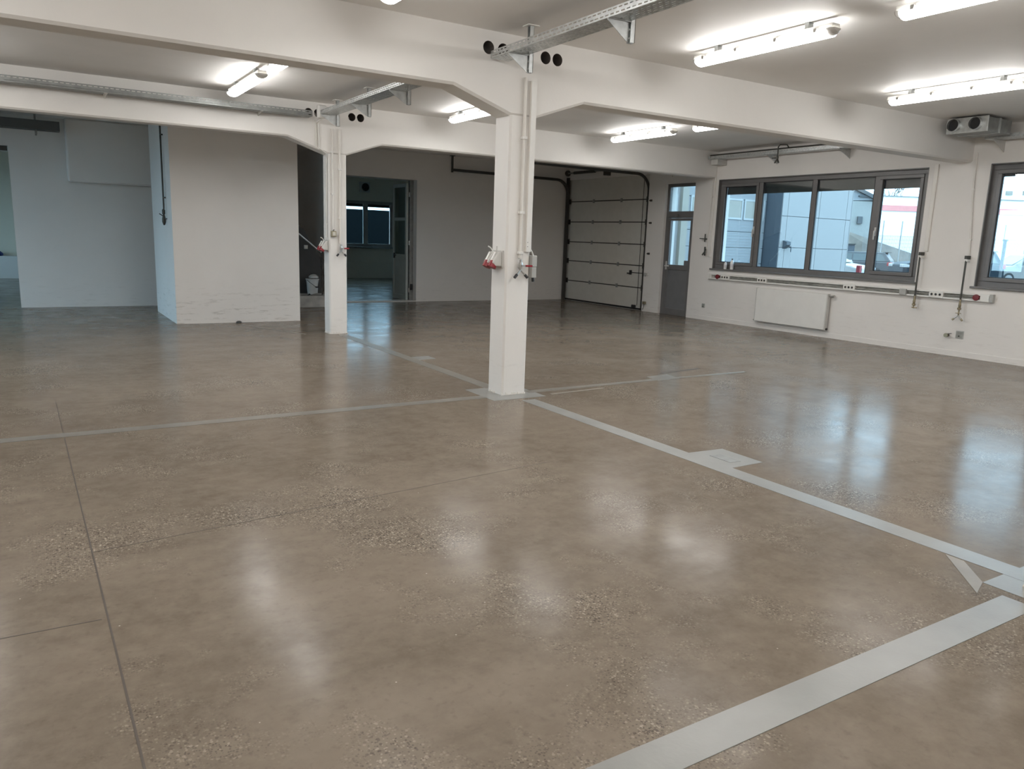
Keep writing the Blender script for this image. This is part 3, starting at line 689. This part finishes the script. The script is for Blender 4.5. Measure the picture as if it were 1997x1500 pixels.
for y in (4.73, -.365): MB().lathe([(.02, -.075), (.045, -.07), (.05, -.04), (.04, -.02), (.04, 0)], (7.98, y, .914), 14, 'x').build('red_socket', 'dkred', tr, smooth=True)
B(7.90, 7.98, .71, .82, .868, .962).build('adapter', 'grey', tr, bevel=.006)
ra = thing('radiator', (7.93, 2.93, .13), 'plain white panel radiator under the four-light window', 'radiator')
B(7.885, 7.90, 2.12, 3.66, .14, .765).build('front_panel', 'white', ra, bevel=.006); B(7.94, 7.955, 2.14, 3.64, .14, .765).build('rear_panel', 'white', ra)
B(7.885, 7.956, 2.10, 2.12, .135, .77).build('side_cover', 'ltgrey', ra, bevel=.003); B(7.885, 7.956, 3.66, 3.68, .135, .77).build('side_cover', 'ltgrey', ra, bevel=.003)
gr = MB()
for k in range(36): gr.box(7.89, 7.953, 2.14+k*.0425, 2.16+k*.0425, .760, .768)
gr.build('top_grille', 'white', ra)
MB().cyl((7.93, 2.10, .73), (7.93, 2.05, .73), .012, 10).cyl((7.93, 2.05, .73), (7.93, 2.0, .74), .02, 12).build('valve', 'steel', ra)
MB().cyl((7.93, 2.11, .155), (7.93, 2.08, .155), .018, 10).build('drain_plug', 'black', ra); MB().cyl((7.93, 3.68, .155), (7.93, 3.72, .155), .014, 10).build('drain_plug', 'black', ra)
for y in (2.4, 3.4): B(7.955, XW-.001, y-.02, y+.02, .2, .7).build('wall_bracket', 'white', ra)
# dark air pipes
def drop_pipe(y, ztop, zbot, label, fork):
    t = thing('air_pipe', (7.955, y, zbot-.1), label, 'air pipe', 'dark air pipes by the windows')
    xp = 7.905
    MB().tube([(7.975, y, ztop+.03), (xp, y, ztop), (xp, y, zbot)], .013, 10).build('pipe', 'dkpipe', t, smooth=True)
    B(7.955-.06, XW, y-.022, y+.022, ztop-.012, ztop+.022).build('clamp', 'white', t, bevel=.003)
    B(xp-.02, XW, y-.02, y+.02, ztop+.025, ztop+.075).build('top_fitting', 'dkpipe', t, bevel=.004)
    MB().lathe([(.012, .16), (.02, .05), (.016, .03), (.028, .02), (.028, 0), (.016, -.01)], (xp, y, zbot), 12).build('reducer', 'brass', t, smooth=True)
    if fork:
        MB().cyl((xp, y, zbot), (xp, y, zbot-.10), .011, 10).cyl((xp-.03, y-.05, zbot-.055), (xp-.03, y+.03, zbot-.055), .006, 8).build('tap', 'brass', t)
        for s in (-1, 1):
            f = MB().cyl((xp, y, zbot-.09), (xp-.01, y+s*.05, zbot-.14), .010, 10).build('fork_arm', 'steel', t)
            MB().cyl((xp-.01, y+s*.05, zbot-.14), (xp-.015, y+s*.075, zbot-.165), .014, 10).build('coupler', 'brass', f)
    else: MB().cyl((xp, y-.055, zbot-.04), (xp, y+.03, zbot-.035), .009, 8).cyl((xp, y, zbot), (xp, y, zbot-.05), .011, 10).build('tap', 'brass', t)
drop_pipe(.555, 1.47, .72, 'dark air pipe with closed tap beside the four-light window', False)
drop_pipe(-.155, 1.44, .72, 'dark air pipe with forked tap beside the second window', True)
tk = thing('cable_trunking', (7.975, .515, 1.54), 'slim white trunking from the beam down to the dark air pipe', 'trunking')
B(7.965, XW, .485, .545, 1.56, 2.87).build('duct_body', 'cream', tk, bevel=.004); B(7.962, 7.967, .492, .538, 1.56, 2.6).build('cover', 'cream', tk)
conduit('thin white pipe from the wall tray to the forked dark pipe', [(7.972, -.06, 3.0), (7.972, -.075, 2.5), (7.972, -.14, 1.75), (7.972, -.15, 1.53)], .011, clips=[(7.975, -.078, 2.48), (7.975, -.14, 1.75)])
conduit('thin white pipe by the side door with two taps', [(7.972, 5.10, 3.1), (7.972, 5.10, 2.45), (7.972, 5.13, 1.42)], .010, clips=[(7.975, 5.10, 2.5)])
tk = thing('cable_trunking', (7.975, 5.05, 1.3), 'narrow white trunking between side door and four-light window', 'trunking')
B(7.97, XW, 5.025, 5.065, 1.3, 3.15).build('duct_body', 'cream', tk, bevel=.003); B(7.966, 7.972, 5.03, 5.06, 1.3, 3.15).build('cover', 'cream', tk)
tp = thing('wall_tap', (7.95, 5.17, 1.62), 'upper dark tap beside the side door', 'tap')
MB().cyl((XW, 5.16, 1.66), (7.93, 5.16, 1.66), .012, 10).cyl((7.93, 5.16, 1.60), (7.93, 5.16, 1.76), .013, 10).build('body', 'dkpipe', tp); MB().cyl((7.93, 5.16, 1.66), (7.92, 5.30, 1.665), .008, 8).build('lever', 'dkpipe', tp)
tp = thing('wall_tap', (7.95, 5.14, 1.34), 'lower dark tap with couplings beside the side door', 'tap')
MB().cyl((XW, 5.14, 1.44), (7.93, 5.14, 1.44), .014, 10).cyl((7.93, 5.14, 1.34), (7.93, 5.14, 1.50), .018, 10).build('body', 'dkpipe', tp)
for s in (-1, 1): MB().cyl((7.93, 5.14, 1.40), (7.90, 5.14+s*.035, 1.33), .016, 10).build('coupler', 'dkpipe', tp)
# hanging valve at wall tray
hv = thing('air_valve', (7.66, 3.27, 3.0), 'forked tap on a bent pipe hanging off the tray over the four-light window', 'air valve', 'forked compressed air valves')
MB().tube([(7.74, 5.0, 3.285), (7.74, 3.30, 3.29), (7.74, .4, 3.29)], .012, 8).build('supply_pipe', 'dkpipe', hv, smooth=True)
MB().tube([(7.74, 3.12, 3.29), (7.70, 3.13, 3.34), (7.65, 3.24, 3.345), (7.64, 3.27, 3.31), (7.64, 3.27, 3.12)], .012, 8).build('bent_pipe', 'dkpipe', hv, smooth=True)
MB().lathe([(.013, .06), (.02, .05), (.02, .01), (.013, 0)], (7.64, 3.27, 3.09), 10).cyl((7.64, 3.27, 3.12), (7.63, 3.38, 3.12), .008, 8).build('valve_body', 'dkpipe', hv)
for s in (-1, 1): MB().cyl((7.64, 3.27, 3.10), (7.63, 3.27+s*.045, 3.03), .013, 10).build('fork_arm', 'dkpipe', hv)
for y, z, s, lab in ((5.11, .295, .045, 'small bare wall box near the side door'), (-.175, .335, .06, 'bare square wall box near the floor by the second window')):
    t = thing('wall_box', (7.985, y, z-s), lab, 'wall box'); B(7.978, XW, y-s, y+s, z-s, z+s).build('rim', 'grey', t, bevel=.006); B(7.975, 7.979, y-s*.8, y+s*.8, z-s*.8, z+s*.8).build('recess', 'cable', t); MB().cyl((7.976, y, z-s*.3), (7.965, y+.01, z-s*.4), .008, 8).build('wire_end', 'black', t)
t = thing('pipe_stub', (7.96, -.01, .28), 'short capped pipe stub low on the wall by the bare box', 'pipe stub')
MB().cyl((XW, 0, .31), (7.93, 0, .31), .022, 12).build('stub', 'dkpipe', t); MB().cyl((7.935, 0, .31), (7.915, 0, .31), .032, 8).build('cap', 'brass', t); MB().cyl((7.94, -.01, .33), (7.93, -.08, .345), .005, 6).build('lever', 'dkpipe', t)
for y, h, lab, cap in ((4.60, .165, 'small plastic bottle with blue cap on the window sill', 'bluecap'), (4.43, .215, 'taller milky bottle with black cap on the window sill', 'black')):
    t = thing('bottle', (7.985, y, 1.074), lab, 'bottle', 'bottles on the sill'); r_ = .032 if h < .2 else .036
    MB().lathe([(r_*.9, 0), (r_, .01), (r_, h*.62), (r_*.75, h*.76), (.012, h*.86), (.012, h*.9)], (7.985, y, 1.074), 16).build('body', 'bottle', t, smooth=True)
    MB().cyl((7.985, y, 1.074+h*.88), (7.985, y, 1.074+h), .014, 12).build('cap', cap, t); MB().cyl((7.985, y, 1.074+h*.2), (7.985, y, 1.074+h*.5), r_*1.02, 16, caps=False).build('label_band', 'label', t)
# little fittings on the pier by the garage door
for y, z, lab in ((6.93, 2.47, 'small dark bolt high on the garage pier'), (6.90, 1.98, 'dark bracket on the garage pier, upper of two'), (6.90, 1.30, 'dark bracket on the garage pier, lower of two')):
    t = thing('wall_bracket', (7.98, y, z-.03), lab, 'bracket', 'dark brackets on the garage pier')
    B(7.965, XW, y-.03, y+.03, z-.022, z+.022).build('plate', 'track', t, bevel=.004); MB().cyl((7.965, y+.01, z), (7.94, y+.01, z), .012, 8).build('bolt', 'dkpipe', t)
t = thing('lock_keeper', (7.97, 6.95, .78), 'light grey latch keeper on the garage pier', 'latch')
B(7.955, XW, 6.86, 6.98, .82, .87).build('plate', 'ltgrey', t, bevel=.003); B(7.94, 7.975, 6.93, 6.97, .79, .87).build('keeper', 'grey', t, bevel=.003)
t = thing('cable_box', (7.97, 6.93, .16), 'small brown box low on the garage pier', 'box')
B(7.95, XW, 6.88, 6.97, .16, .22).build('box', 'brass', t, bevel=.004); MB().tube([(7.97, 6.93, .16), (7.965, 6.94, .09), (7.97, 6.97, .03)], .006, 6).build('cable', 'dkpipe', t)
t = thing('sprinkler_head', (7.3, 6.3, ZC-.1), 'ceiling rose with rod above the side door', 'rose')
MB().lathe([(.09, 0), (.07, -.014), (.015, -.02)], (7.75, 6.05, ZC), 16).build('rose', 'ltgrey', t); MB().cyl((7.75, 6.05, ZC-.02), (7.75, 6.05, ZC-.45), .012, 8).build('rod', 'ltgrey', t)
# ================================================================== LEFT / BACK
ap = thing('air_pipe', (-1.985, 7.45, 1.55), 'dark vertical air pipe with tap on the side of the stair block', 'air pipe')
MB().tube([(-1.985, 7.45, ZC), (-1.985, 7.46, 1.82)], .014, 10).build('pipe', 'dkpipe', ap, smooth=True)
for z in (2.98, 2.0): MB().box(-1.99, -1.95, 7.43, 7.47, z-.01, z+.01).cyl((-1.985, 7.45, z), (-1.985, 7.36, z), .006, 6).build('clamp', 'dkpipe', ap)
MB().lathe([(.012, .14), (.024, .12), (.024, .06), (.014, .05), (.03, -.02), (.03, -.07), (.012, -.12)], (-1.99, 7.46, 1.68), 12).build('tap_body', 'dkpipe', ap, smooth=True)
MB().cyl((-1.99, 7.46, 1.70), (-2.06, 7.42, 1.74), .008, 8).cyl((-1.99, 7.46, 1.66), (-1.96, 7.36, 1.665), .007, 8).build('lever', 'dkpipe', ap)
t = thing('folded_cloth', (-4.68, YH-.26, .6), 'blue crumpled plastic on the low ledge in the left room', 'plastic')
MB().lathe([(.20, 0), (.21, .06), (.15, .12), (.08, .16), (.02, .18)], (-4.68, YH-.26, .6), 9).build('bundle', 'blue', t, bevel=.03)
# platform, stair, bucket behind the block
pf = thing('platform', (.96, 9.68, 0), 'pale dusty raised platform behind the white block', 'platform')
B(.2, 1.62, 9.2, 12.38, 0, .24).build('slab', 'dust', pf, bevel=.01)
pl = thing('stair_flight', (.9, 10.0, .24), 'dark stair flight with pipe handrail behind the white block', 'stairs')
sp = [(.06, .24), (1.42, .24), (1.40, 1.0), (1.2, 1.32), (1.05, 1.58), (.88, 1.72), (.06, 2.0)]
MB().prism(sp, 'y', 9.92, 10.02).build('stringer', 'darkwall', pl)
for k in range(6): B(.06+k*.01, 1.38-k*.2, 10.02, YB, .24+k*.18, .24+(k+1)*.18).build('step', 'darkwall', pl)
MB().tube([(.1, 9.30, 2.05), (.74, 9.30, 1.50), (1.22, 9.30, 1.12)], .017, 8).build('handrail', 'galv', pl, smooth=True)
for k, (x, z) in enumerate(((.3, 1.86), (.74, 1.5), (1.24, 1.12))): MB().cyl((x, 9.32, .24), (x, 9.32, z), .011, 8).build('baluster', 'darkwall', pl)
bk = thing('bucket', (1.13, 9.62, .24), 'white plastic builder bucket with wire handle on the platform', 'bucket')
MB().lathe([(.098, 0), (.103, .01), (.130, .30), (.140, .305), (.140, .325), (.128, .325), (.122, .30), (.095, .012)], (1.13, 9.62, .24), 24).build('pail', 'bucket', bk, smooth=True)
MB().tube([(1.00, 9.58, .54), (1.03, 9.50, .50), (1.13, 9.475, .42), (1.20, 9.48, .39), (1.26, 9.58, .54)], .005, 6).build('handle', 'black', bk)
MB().cyl((1.15, 9.475, .40), (1.22, 9.485, .395), .012, 8).build('grip', 'black', bk)
t = thing('dust_bag', (1.27, 9.66, .56), 'crumpled pale bag stuffed in the bucket', 'bag')
MB().lathe([(.06, 0), (.105, .025), (.10, .06), (.06, .09), (.02, .10)], (1.17, 9.66, .555), 9).build('bag', 'ltgrey', t, smooth=True)
for k, (x, y, a, L, wd, lab) in enumerate(((.80, 9.36, .6, .30, .16, 'torn sheet of pale paper on the dusty platform'), (1.14, 9.34, -.2, .22, .12, 'second paper scrap nearer the rear column'), (.95, 9.24, .1, .10, .03, 'dark chip of debris on the platform edge'))):
    t = thing('paper_scrap' if k < 2 else 'debris', (x, y, .24), lab, 'paper' if k < 2 else 'debris', rz=a)
    MB().add([(-L/2, -wd/2, .006), (L*.1, -wd/2, .022), (L/2, -wd*.3, .008), (L/2, wd/2, .012), (0, wd*.4, .045), (-L/2, wd/2, .008)], [(0, 1, 4, 5), (1, 2, 3, 4)]).build('sheet', 'dust' if k < 2 else 'black', t, local=True).modifiers.new('s', 'SOLIDIFY').thickness = .003
t = thing('switch_box', (1.10, YB-.18, 1.19), 'small pale switch box on the dark stair wall', 'switch')
B(1.05, 1.13, 9.895, 9.918, 1.17, 1.25).build('box', 'ltgrey', t, bevel=.004); B(1.065, 1.115, 9.890, 9.896, 1.185, 1.235).build('rocker', 'offwhite', t)
t = thing('door_closer', (3.70, 10.33, 1.2), 'black catch on the frame of the open glazed door', 'catch')
B(3.70, 3.74, 10.30, 10.36, .26, .40).build('catch', 'black', t, bevel=.004)
# wall fan in the far room
fn = thing('wall_fan', (5.98, YH-.05, 2.93), 'square extractor fan above the far dark window', 'fan')
B(5.80, 6.17, YH-.08, YH, 2.90, 3.24).build('housing', 'ltgrey', fn, bevel=.01)
MB().lathe([(.145, 0), (.145, -.02), (.13, -.02), (.13, 0)], (6.0, YH-.08, 3.07), 24, 'y').build('ring', 'grey', fn)
MB().cyl((6.0, YH-.082, 3.07), (6.0, YH-.086, 3.07), .13, 24).build('grille', 'black', fn)
for k in range(5):
    a = k*2*math.pi/5; MB().prism([(6.0+.03*math.cos(a), 3.07+.03*math.sin(a)), (6.0+.12*math.cos(a), 3.07+.12*math.sin(a)), (6.0+.11*math.cos(a+.6), 3.07+.11*math.sin(a+.6))], 'y', YH-.094, YH-.09).build('blade', 'track', fn)
t = thing('plaster_lump', (-.7, 6.86, 0), 'small dark plaster lump at the foot of the white block', 'lump')
MB().lathe([(.05, 0), (.045, .02), (.02, .035)], (-1.0, 6.84, 0), 7).build('lump', 'track', t)
# wall holes near garage
t = thing('pipe_stub', (8.0, 10.12, 1), 'black pipe stub on the back wall right of the front column', 'pipe stub')
MB().cyl((6.55, YB, .565), (6.55, YB-.05, .565), .035, 12).build('stub', 'black', t); MB().cyl((6.55, YB-.05, .565), (6.55, YB-.06, .565), .028, 12).build('cap', 'rubber', t)

# ================================================================== OUTSIDE
tag(MB().prism([(8.34, -60), (140, -60), (140, 160), (-60, 160), (-60, 19.52), (8.34, 19.52)], 'z', -.25, -.02).build('ground_yard', 'asphalt'), 'grey asphalt yard outside the windows', 'ground', None, 'structure')
tag(MB().box(-60, -8.32, -60, 160, -.25, -.02).build('ground_side', 'asphalt'), 'asphalt strip outside the left windows', 'ground', None, 'structure')
# neighbouring wing
wg = thing('building_wing', (15, 11, 0), 'pale blue panel-clad wing with a sectional door beyond the window', 'building')
Yp, Yd = 10.5, 11.12
cols = [16.75, 17.02, 18.6, 20.05, 20.32]; zz = [-.02, .535, 1.535, 2.535, 3.535, 4.535, 5.535]
for i in range(len(cols)-1):
    for j in range(len(zz)-1):
        B(cols[i]+.008, cols[i+1]-.008, Yp, Yp+.06, zz[j]+.008, zz[j+1]-.008).build('cladding_panel', 'clad', wg)
B(16.8, 20.3, Yp+.05, 16, -.02, 5.5).build('core', 'clad_dk', wg)
B(16.74, 16.8, Yp+.03, Yd+.1, -.02, 5.5).build('return_panel', 'clad_dk', wg)  # return face on the shadow side, shade put into the darker cladding colour
B(20.3, 20.34, Yp, 16, -.02, 5.55).build('side_cladding', 'clad', wg)
B(8.34, 16.75, Yd+.08, 16, -.02, 5.5).build('rear_core', 'clad2', wg)
B(8.34, 16.75, Yd, Yd+.09, 4.0, 5.5).build('fascia', 'clad2', wg)
B(11.6, 12.05, Yd-.25, Yd+.05, -.02, 5.5).build('pier', 'post', wg); B(12.86, 13.12, Yd-.12, Yd+.05, -.02, 5.5).build('pier', 'post', wg)
z = -.02; sd = None
for k in range(9):
    h = .5
    if 4 <= k <= 4: pass
    B(13.12, 16.7, Yd, Yd+.06, z+.006, z+h-.006).build('door_section', 'clad2', wg, bevel=.01); z += h
ribs = MB()
for k in range(44): ribs.box(13.13, 16.69, Yd-.006, Yd+.002, .05+k*.09, .062+k*.09)
ribs.build('door_ribs', 'clad', wg)
for a, b in ((13.3, 14.4), (14.48, 15.58), (15.66, 16.6)):
    f = MB()
    for q in ((a, b, 2.95, 3.01), (a, b, 2.36, 2.42), (a, a+.05, 2.42, 2.95), (b-.05, b, 2.42, 2.95)): f.box(q[0], q[1], Yd-.03, Yd+.01, q[2], q[3])
    f = f.build('window_frame', 'wframe', wg); B(a+.05, b-.05, Yd-.018, Yd-.008, 2.42, 2.95).build('pane', 'wpane', f)
B(12.05, 12.86, Yd, Yd+.1, -.02, 4.0).build('cladding_panel', 'clad', wg); B(9, 11.6, Yd, Yd+.1, -.02, 4.0).build('cladding_panel', 'clad', wg)
f = B(12.2, 12.75, Yd-.04, Yd, 2.45, 3.0).build('window_frame', 'wframe', wg); B(12.25, 12.7, Yd-.05, Yd-.04, 2.5, 2.95).build('pane', 'wpane', f)
f = B(9.6, 10.4, Yd-.02, Yd, 1.45, 1.6).build('letter_slot', 'post', wg)
t = thing('wall_lamp', (17.05, Yp-.06, 1.5), 'dark lamp bracket on the pale blue panels', 'wall lamp')
MB().prism([(Yp, 1.50), (Yp-.16, 1.62), (Yp-.16, 1.72), (Yp, 1.76)], 'x', 16.92, 17.12).build('hood', 'clad_dk', t); MB().cyl((17.2, Yp, 1.58), (17.2, Yp-.12, 1.55), .02, 8).cyl((17.2, Yp-.12, 1.56), (17.2, Yp-.12, 1.40), .016, 8).build('hook', 'clad_dk', t)

def car(px, py, depth, ang, paintm, label, L=4.2, Wd=1.74, H=1.46, van=False, plate=False, suv=False):
    """ang: heading relative to image-left direction (radians, ccw from above)"""
    p = ray(px, py, depth); hd = math.atan2(-rt.y, -rt.x)+ang
    t = thing('car', (p.x, p.y, -.02), label, 'car', 'parked cars', rz=hd)
    f, b, w = L/2, -L/2, Wd/2       # +x front
    hood, belt = (1.08, 1.14) if suv else (.95, 1.03) if van else (.90, .98)
    body = [(b+.05, .32), (b, .5), (b+.03, .82), (b+.08, belt), (f-1.15, belt), (f-.35, hood-.02), (f-.06, hood-.12), (f, .5), (f-.06, .30)]
    roofb = b+.45 if not van else b+.25
    MB().prism(body, 'y', -w, w).build('body', paintm, t, bevel=.06, local=True)
    cab = MB(); ti = .16
    pts = [(b+.12, belt, w-.04), (roofb, H, w-ti), (f-1.95, H, w-ti), (f-1.02, belt-.02, w-.04)]
    cab.add([(x, -y, z) for x, z, y in pts]+[(x, y, z) for x, z, y in pts], [(0, 1, 2, 3), (7, 6, 5, 4), (0, 4, 5, 1), (1, 5, 6, 2), (2, 6, 7, 3), (3, 7, 4, 0)])
    cab.build('cabin', paintm, t, bevel=.03, local=True)
    def lerp(a, c, k): return a+(c-a)*k
    for s in (-1, 1):
        for x0, x1, x2, x3 in ((f-1.35, f-1.98, -.05, -.05), (-.12, -.12, roofb+.12, b+.35)):
            zA, zB = belt+.03, H-.09
            yA, yB = w-.04-.01+.006, w-ti+.022
            q = [(x0, s*(yA+.0), zA), (x1, s*yB, zB), (x2, s*yB, zB), (x3, s*yA, zA)]
            MB().add(q+[(a, c-s*.01, d) for a, c, d in q], [(0, 1, 2, 3), (7, 6, 5, 4), (0, 4, 5, 1), (1, 5, 6, 2), (2, 6, 7, 3), (3, 7, 4, 0)]).build('side_window', 'carglass', t, local=True)
        for wx in (f-.82, b+.78):
            wh = MB().cyl((wx, s*(w-.18), .315), (wx, s*(w+.012), .315), .315, 22).build('wheel', 'tyre', t, local=True)
            MB().cyl((wx, s*(w-.0), .315), (wx, s*(w+.02), .315), .205, 18).build('rim', 'rim', wh, local=True)
        MB().box(f-1.30, f-1.18, s*(w), s*(w+.16), belt-.02, belt+.12).build('mirror', paintm, t, bevel=.02, local=True)
        MB().box(f-.30, f-.015, s*(w-.42), s*(w+.004), hood-.24, hood-.10).build('headlamp', 'headl', t, bevel=.02, local=True)
        MB().box(b-.006, b+.28, s*(w-.40), s*(w+.006), belt-.22, belt-.02).build('tail_lamp', 'tail', t, bevel=.02, local=True)
    yA, yB = w-.12, w-ti-.04
    for q in ([(f-1.0+.006, yA, belt+.02), (f-1.0+.006, -yA, belt+.02), (f-1.9, -yB, H-.05), (f-1.9, yB, H-.05)], [(b+.14, yA, belt+.05), (b+.14, -yA, belt+.05), (roofb-.03, -yB, H-.08), (roofb-.03, yB, H-.08)]):
        MB().add(q+[(a, c, d+.012) for a, c, d in q], [(0, 1, 2, 3), (7, 6, 5, 4), (0, 4, 5, 1), (1, 5, 6, 2), (2, 6, 7, 3), (3, 7, 4, 0)]).build('windscreen', 'carglass', t, local=True)
    MB().box(roofb-.18, roofb+.12, -.55, .55, H-.02, H+.02).build('spoiler', 'tyre' if plate else paintm, t, bevel=.01, local=True)
    MB().box(b-.012, b+.01, -.26, .26, .52, .63).build('number_plate', 'plate', t, local=True); MB().box(f-.01, f+.012, -.26, .26, .42, .53).build('number_plate', 'plate', t, local=True)
    return t
car(1664, 500, 43, -.56, 'carg', 'grey-blue hatchback showing its tail lamps in the yard', plate=True)
car(1604, 500, 35.5, 2.3, 'carw', 'white car nosing out behind the pale blue wing')
car(1846, 500, 36.5, -.08, 'carb', 'dark blue car parked beside the grey-blue hatchback', L=4.5, H=1.68, suv=True)
car(2000, 500, 42, .05, 'cars', 'silver people carrier behind the second window', L=4.4, H=1.62, van=True)
# red bollard between white and grey cars
p = ray(1678, 500, 31); t = thing('bollard', (p.x, p.y, -.02), 'red sign post between the white car and the window mullion', 'bollard')
MB().box(p.x-.08, p.x+.08, p.y-.08, p.y+.08, .46, .93).build('board', 'red', t, bevel=.02); MB().cyl((p.x, p.y, -.02), (p.x, p.y, .46), .05, 10).build('leg', 'red', t)
# white warehouse with red band
def img_box(name, mat, parent, px0, px1, py0, py1, depth, thick):
    a, b = ray(px0, 490, depth), ray(px1, 490, depth)
    ref = min((px0+px1)/2, px0+50); z1, z0 = ray(ref, py0, depth).z, ray(ref, py1, depth).z
    d = Vector((rt.y*-1, rt.x, 0)); a.z = b.z = 0
    poly = [(a.x, a.y), (b.x, b.y), (b.x+d.x*thick, b.y+d.y*thick), (a.x+d.x*thick, a.y+d.y*thick)]
    return MB().prism(poly, 'z', max(z0, -.02), z1).build(name, mat, parent)
p = ray(1850, 500, 78); wh = thing('warehouse', (p.x, p.y, 0), 'long white warehouse with a pink-red band', 'building')
img_box('wall', 'wh_wall', wh, 1711, 2400, 384, 620, 78, 14); img_box('band', 'wh_red', wh, 1711, 2400, 401, 412, 77.9, .12); img_box('parapet', 'shed', wh, 1711, 2400, 382.3, 384, 77.9, 14)
p = ray(1990, 370, 105); w2 = thing('apartment_block', (p.x, p.y, 0), 'pale block with small windows rising over the warehouse', 'building')
img_box('wall', 'wh_wall', w2, 1935, 2200, 345, 600, 105, 10)
for a in (1946, 1979, 2012, 2045): img_box('window', 'wpane', w2, a, a+12, 372, 380, 104.8, .2)
p = ray(1682, 430, 62); sh = thing('gable_shed', (p.x, p.y, 0), 'pale shed with dark gable roof behind the wing corner', 'building')
img_box('wall', 'shed', sh, 1640, 1708, 392, 600, 62, 10)
a, b, c = ray(1640, 391, 62), ray(1712, 391, 62), ray(1655, 364, 62); d = Vector((-rt.y, rt.x, 0))
MB().add([a, b, c, a+d*10, b+d*10, c+d*10], [(0, 1, 2), (5, 4, 3), (0, 3, 4, 1), (1, 4, 5, 2), (2, 5, 3, 0)]).build('gable', 'clad2', sh)
MB().add([v+k for k in (Vector((0, 0, .0)), Vector((0, 0, .3))) for v in (c-d*.3, b-d*.3+Vector((0, 0, -.1)), b+d*10, c+d*10)], [(0, 1, 2, 3), (7, 6, 5, 4), (0, 4, 5, 1), (1, 5, 6, 2), (2, 6, 7, 3), (3, 7, 4, 0)]).build('roof', 'roof', sh)
img_box('window', 'roof', sh, 1666, 1675, 422, 436, 61.8, .2); img_box('eaves', 'roof', sh, 1664, 1708, 381, 384, 61.8, .3)
p = ray(1680, 480, 54); bnk = thing('embankment', (p.x, p.y, 0), 'grey earth bank with rubble behind the parked cars', 'embankment')
a, b = ray(1640, 470, 54), ray(1800, 497, 54); a.z = b.z = 0; d = Vector((-rt.y, rt.x, 0))
MB().add([a+Vector((0, 0, -.02)), b+Vector((0, 0, -.02)), b+d*4+Vector((0, 0, -.02)), a+d*4+Vector((0, 0, -.02)), a+d*.8+Vector((0, 0, 3.0)), a+(b-a)*.35+d*.8+Vector((0, 0, 2.4)), b+d*.8+Vector((0, 0, 1.3)), b+d*4+Vector((0, 0, 1.3)), a+d*4+Vector((0, 0, 3.2))],
         [(0, 1, 6, 5, 4), (1, 2, 7, 6), (4, 5, 6, 7, 8), (2, 3, 8, 7), (0, 4, 8, 3), (3, 2, 1, 0)]).build('bank', 'bank', bnk)
p = ray(1640, 476, 50); t = thing('skip_container', (p.x, p.y, 0), 'dark blue container at the wing corner', 'container')
img_box('container', 'clad_dk', t, 1625, 1666, 476, 560, 50, 2.2); img_box('rim', 'track', t, 1624, 1668, 474.6, 476.4, 49.9, 2.3)
# fence with posts and wires
p = ray(1850, 540, 47); fe = thing('wire_fence', (p.x, p.y, 0), 'tall pale wire fence behind the parked cars', 'fence')
posts = [1690, 1716, 1752, 1786, 1826, 1868, 1910, 1953, 1996]
wires = MB()
for q in posts:
    a = ray(q, 500, 47); MB().cyl((a.x, a.y, -.02), (a.x, a.y, 3.3), .035, 8).build('post', 'fence', fe)
a, b = ray(1680, 500, 47), ray(2030, 500, 47)
for k in range(150):
    c = a+(b-a)*(k/149); wires.box(c.x-.006, c.x+.006, c.y-.006, c.y+.006, .05, 2.45)
for k in range(12):
    z = .1+k*.21; wires.tube([(a.x, a.y, z), (b.x, b.y, z)], .008, 4)
wires.build('wire_panel', 'wire', fe)['kind'] = 'stuff'
a = ray(1950, 540, 27); t = thing('yard_post', (a.x, a.y, -.02), 'thin dark post standing before the silver car', 'post')
MB().cyl((a.x, a.y, -.02), (a.x, a.y, 2.0), .045, 10).build('pole', 'roof', t); MB().box(a.x-.06, a.x+.06, a.y-.06, a.y+.06, 2.0, 2.06).build('cap', 'roof', t)
a = ray(1737, 548, 33); t = thing('parking_kerb', (a.x, a.y, -.02), 'white kerb stone beside the dark blue car', 'kerb')
img_box('stone', 'wh_wall', t, 1748, 1772, 541.5, 600, 33, .25)
# bare tree
p = ray(1727, 420, 98); tt = thing('bare_tree', (p.x, p.y, 0), 'bare winter tree behind the white warehouse', 'tree')
rnd = random.Random(5); br = MB()
MB().tube([(p.x, p.y, 0), (p.x+.1, p.y, 3.5), (p.x, p.y, 6.5)], .14, 7).build('trunk', 'bark', tt)
def grow(mb, a, d, L, r, n):
    b = a+d*L; mb.cyl(a, b, r, 5, r*.65)
    if n:
        for k in range(3): grow(mb, b, (d+Vector((rnd.uniform(-.6, .6), rnd.uniform(-.6, .6), rnd.uniform(-.05, .5)))).normalized(), L*.72, r*.62, n-1)
for k in range(5): grow(br, Vector((p.x, p.y, 4.5+k*.5)), Vector((rnd.uniform(-.6, .6), rnd.uniform(-.6, .6), 1)).normalized(), 1.5, .07, 4)
br.build('branches', 'bark', tt)
# dark boundary wall outside the far window
tag(B(-2, 24, 25.0, 25.2, -.02, 2.505).build('boundary_wall', 'dkfence'), 'black boundary wall outside the far dark window', 'wall')
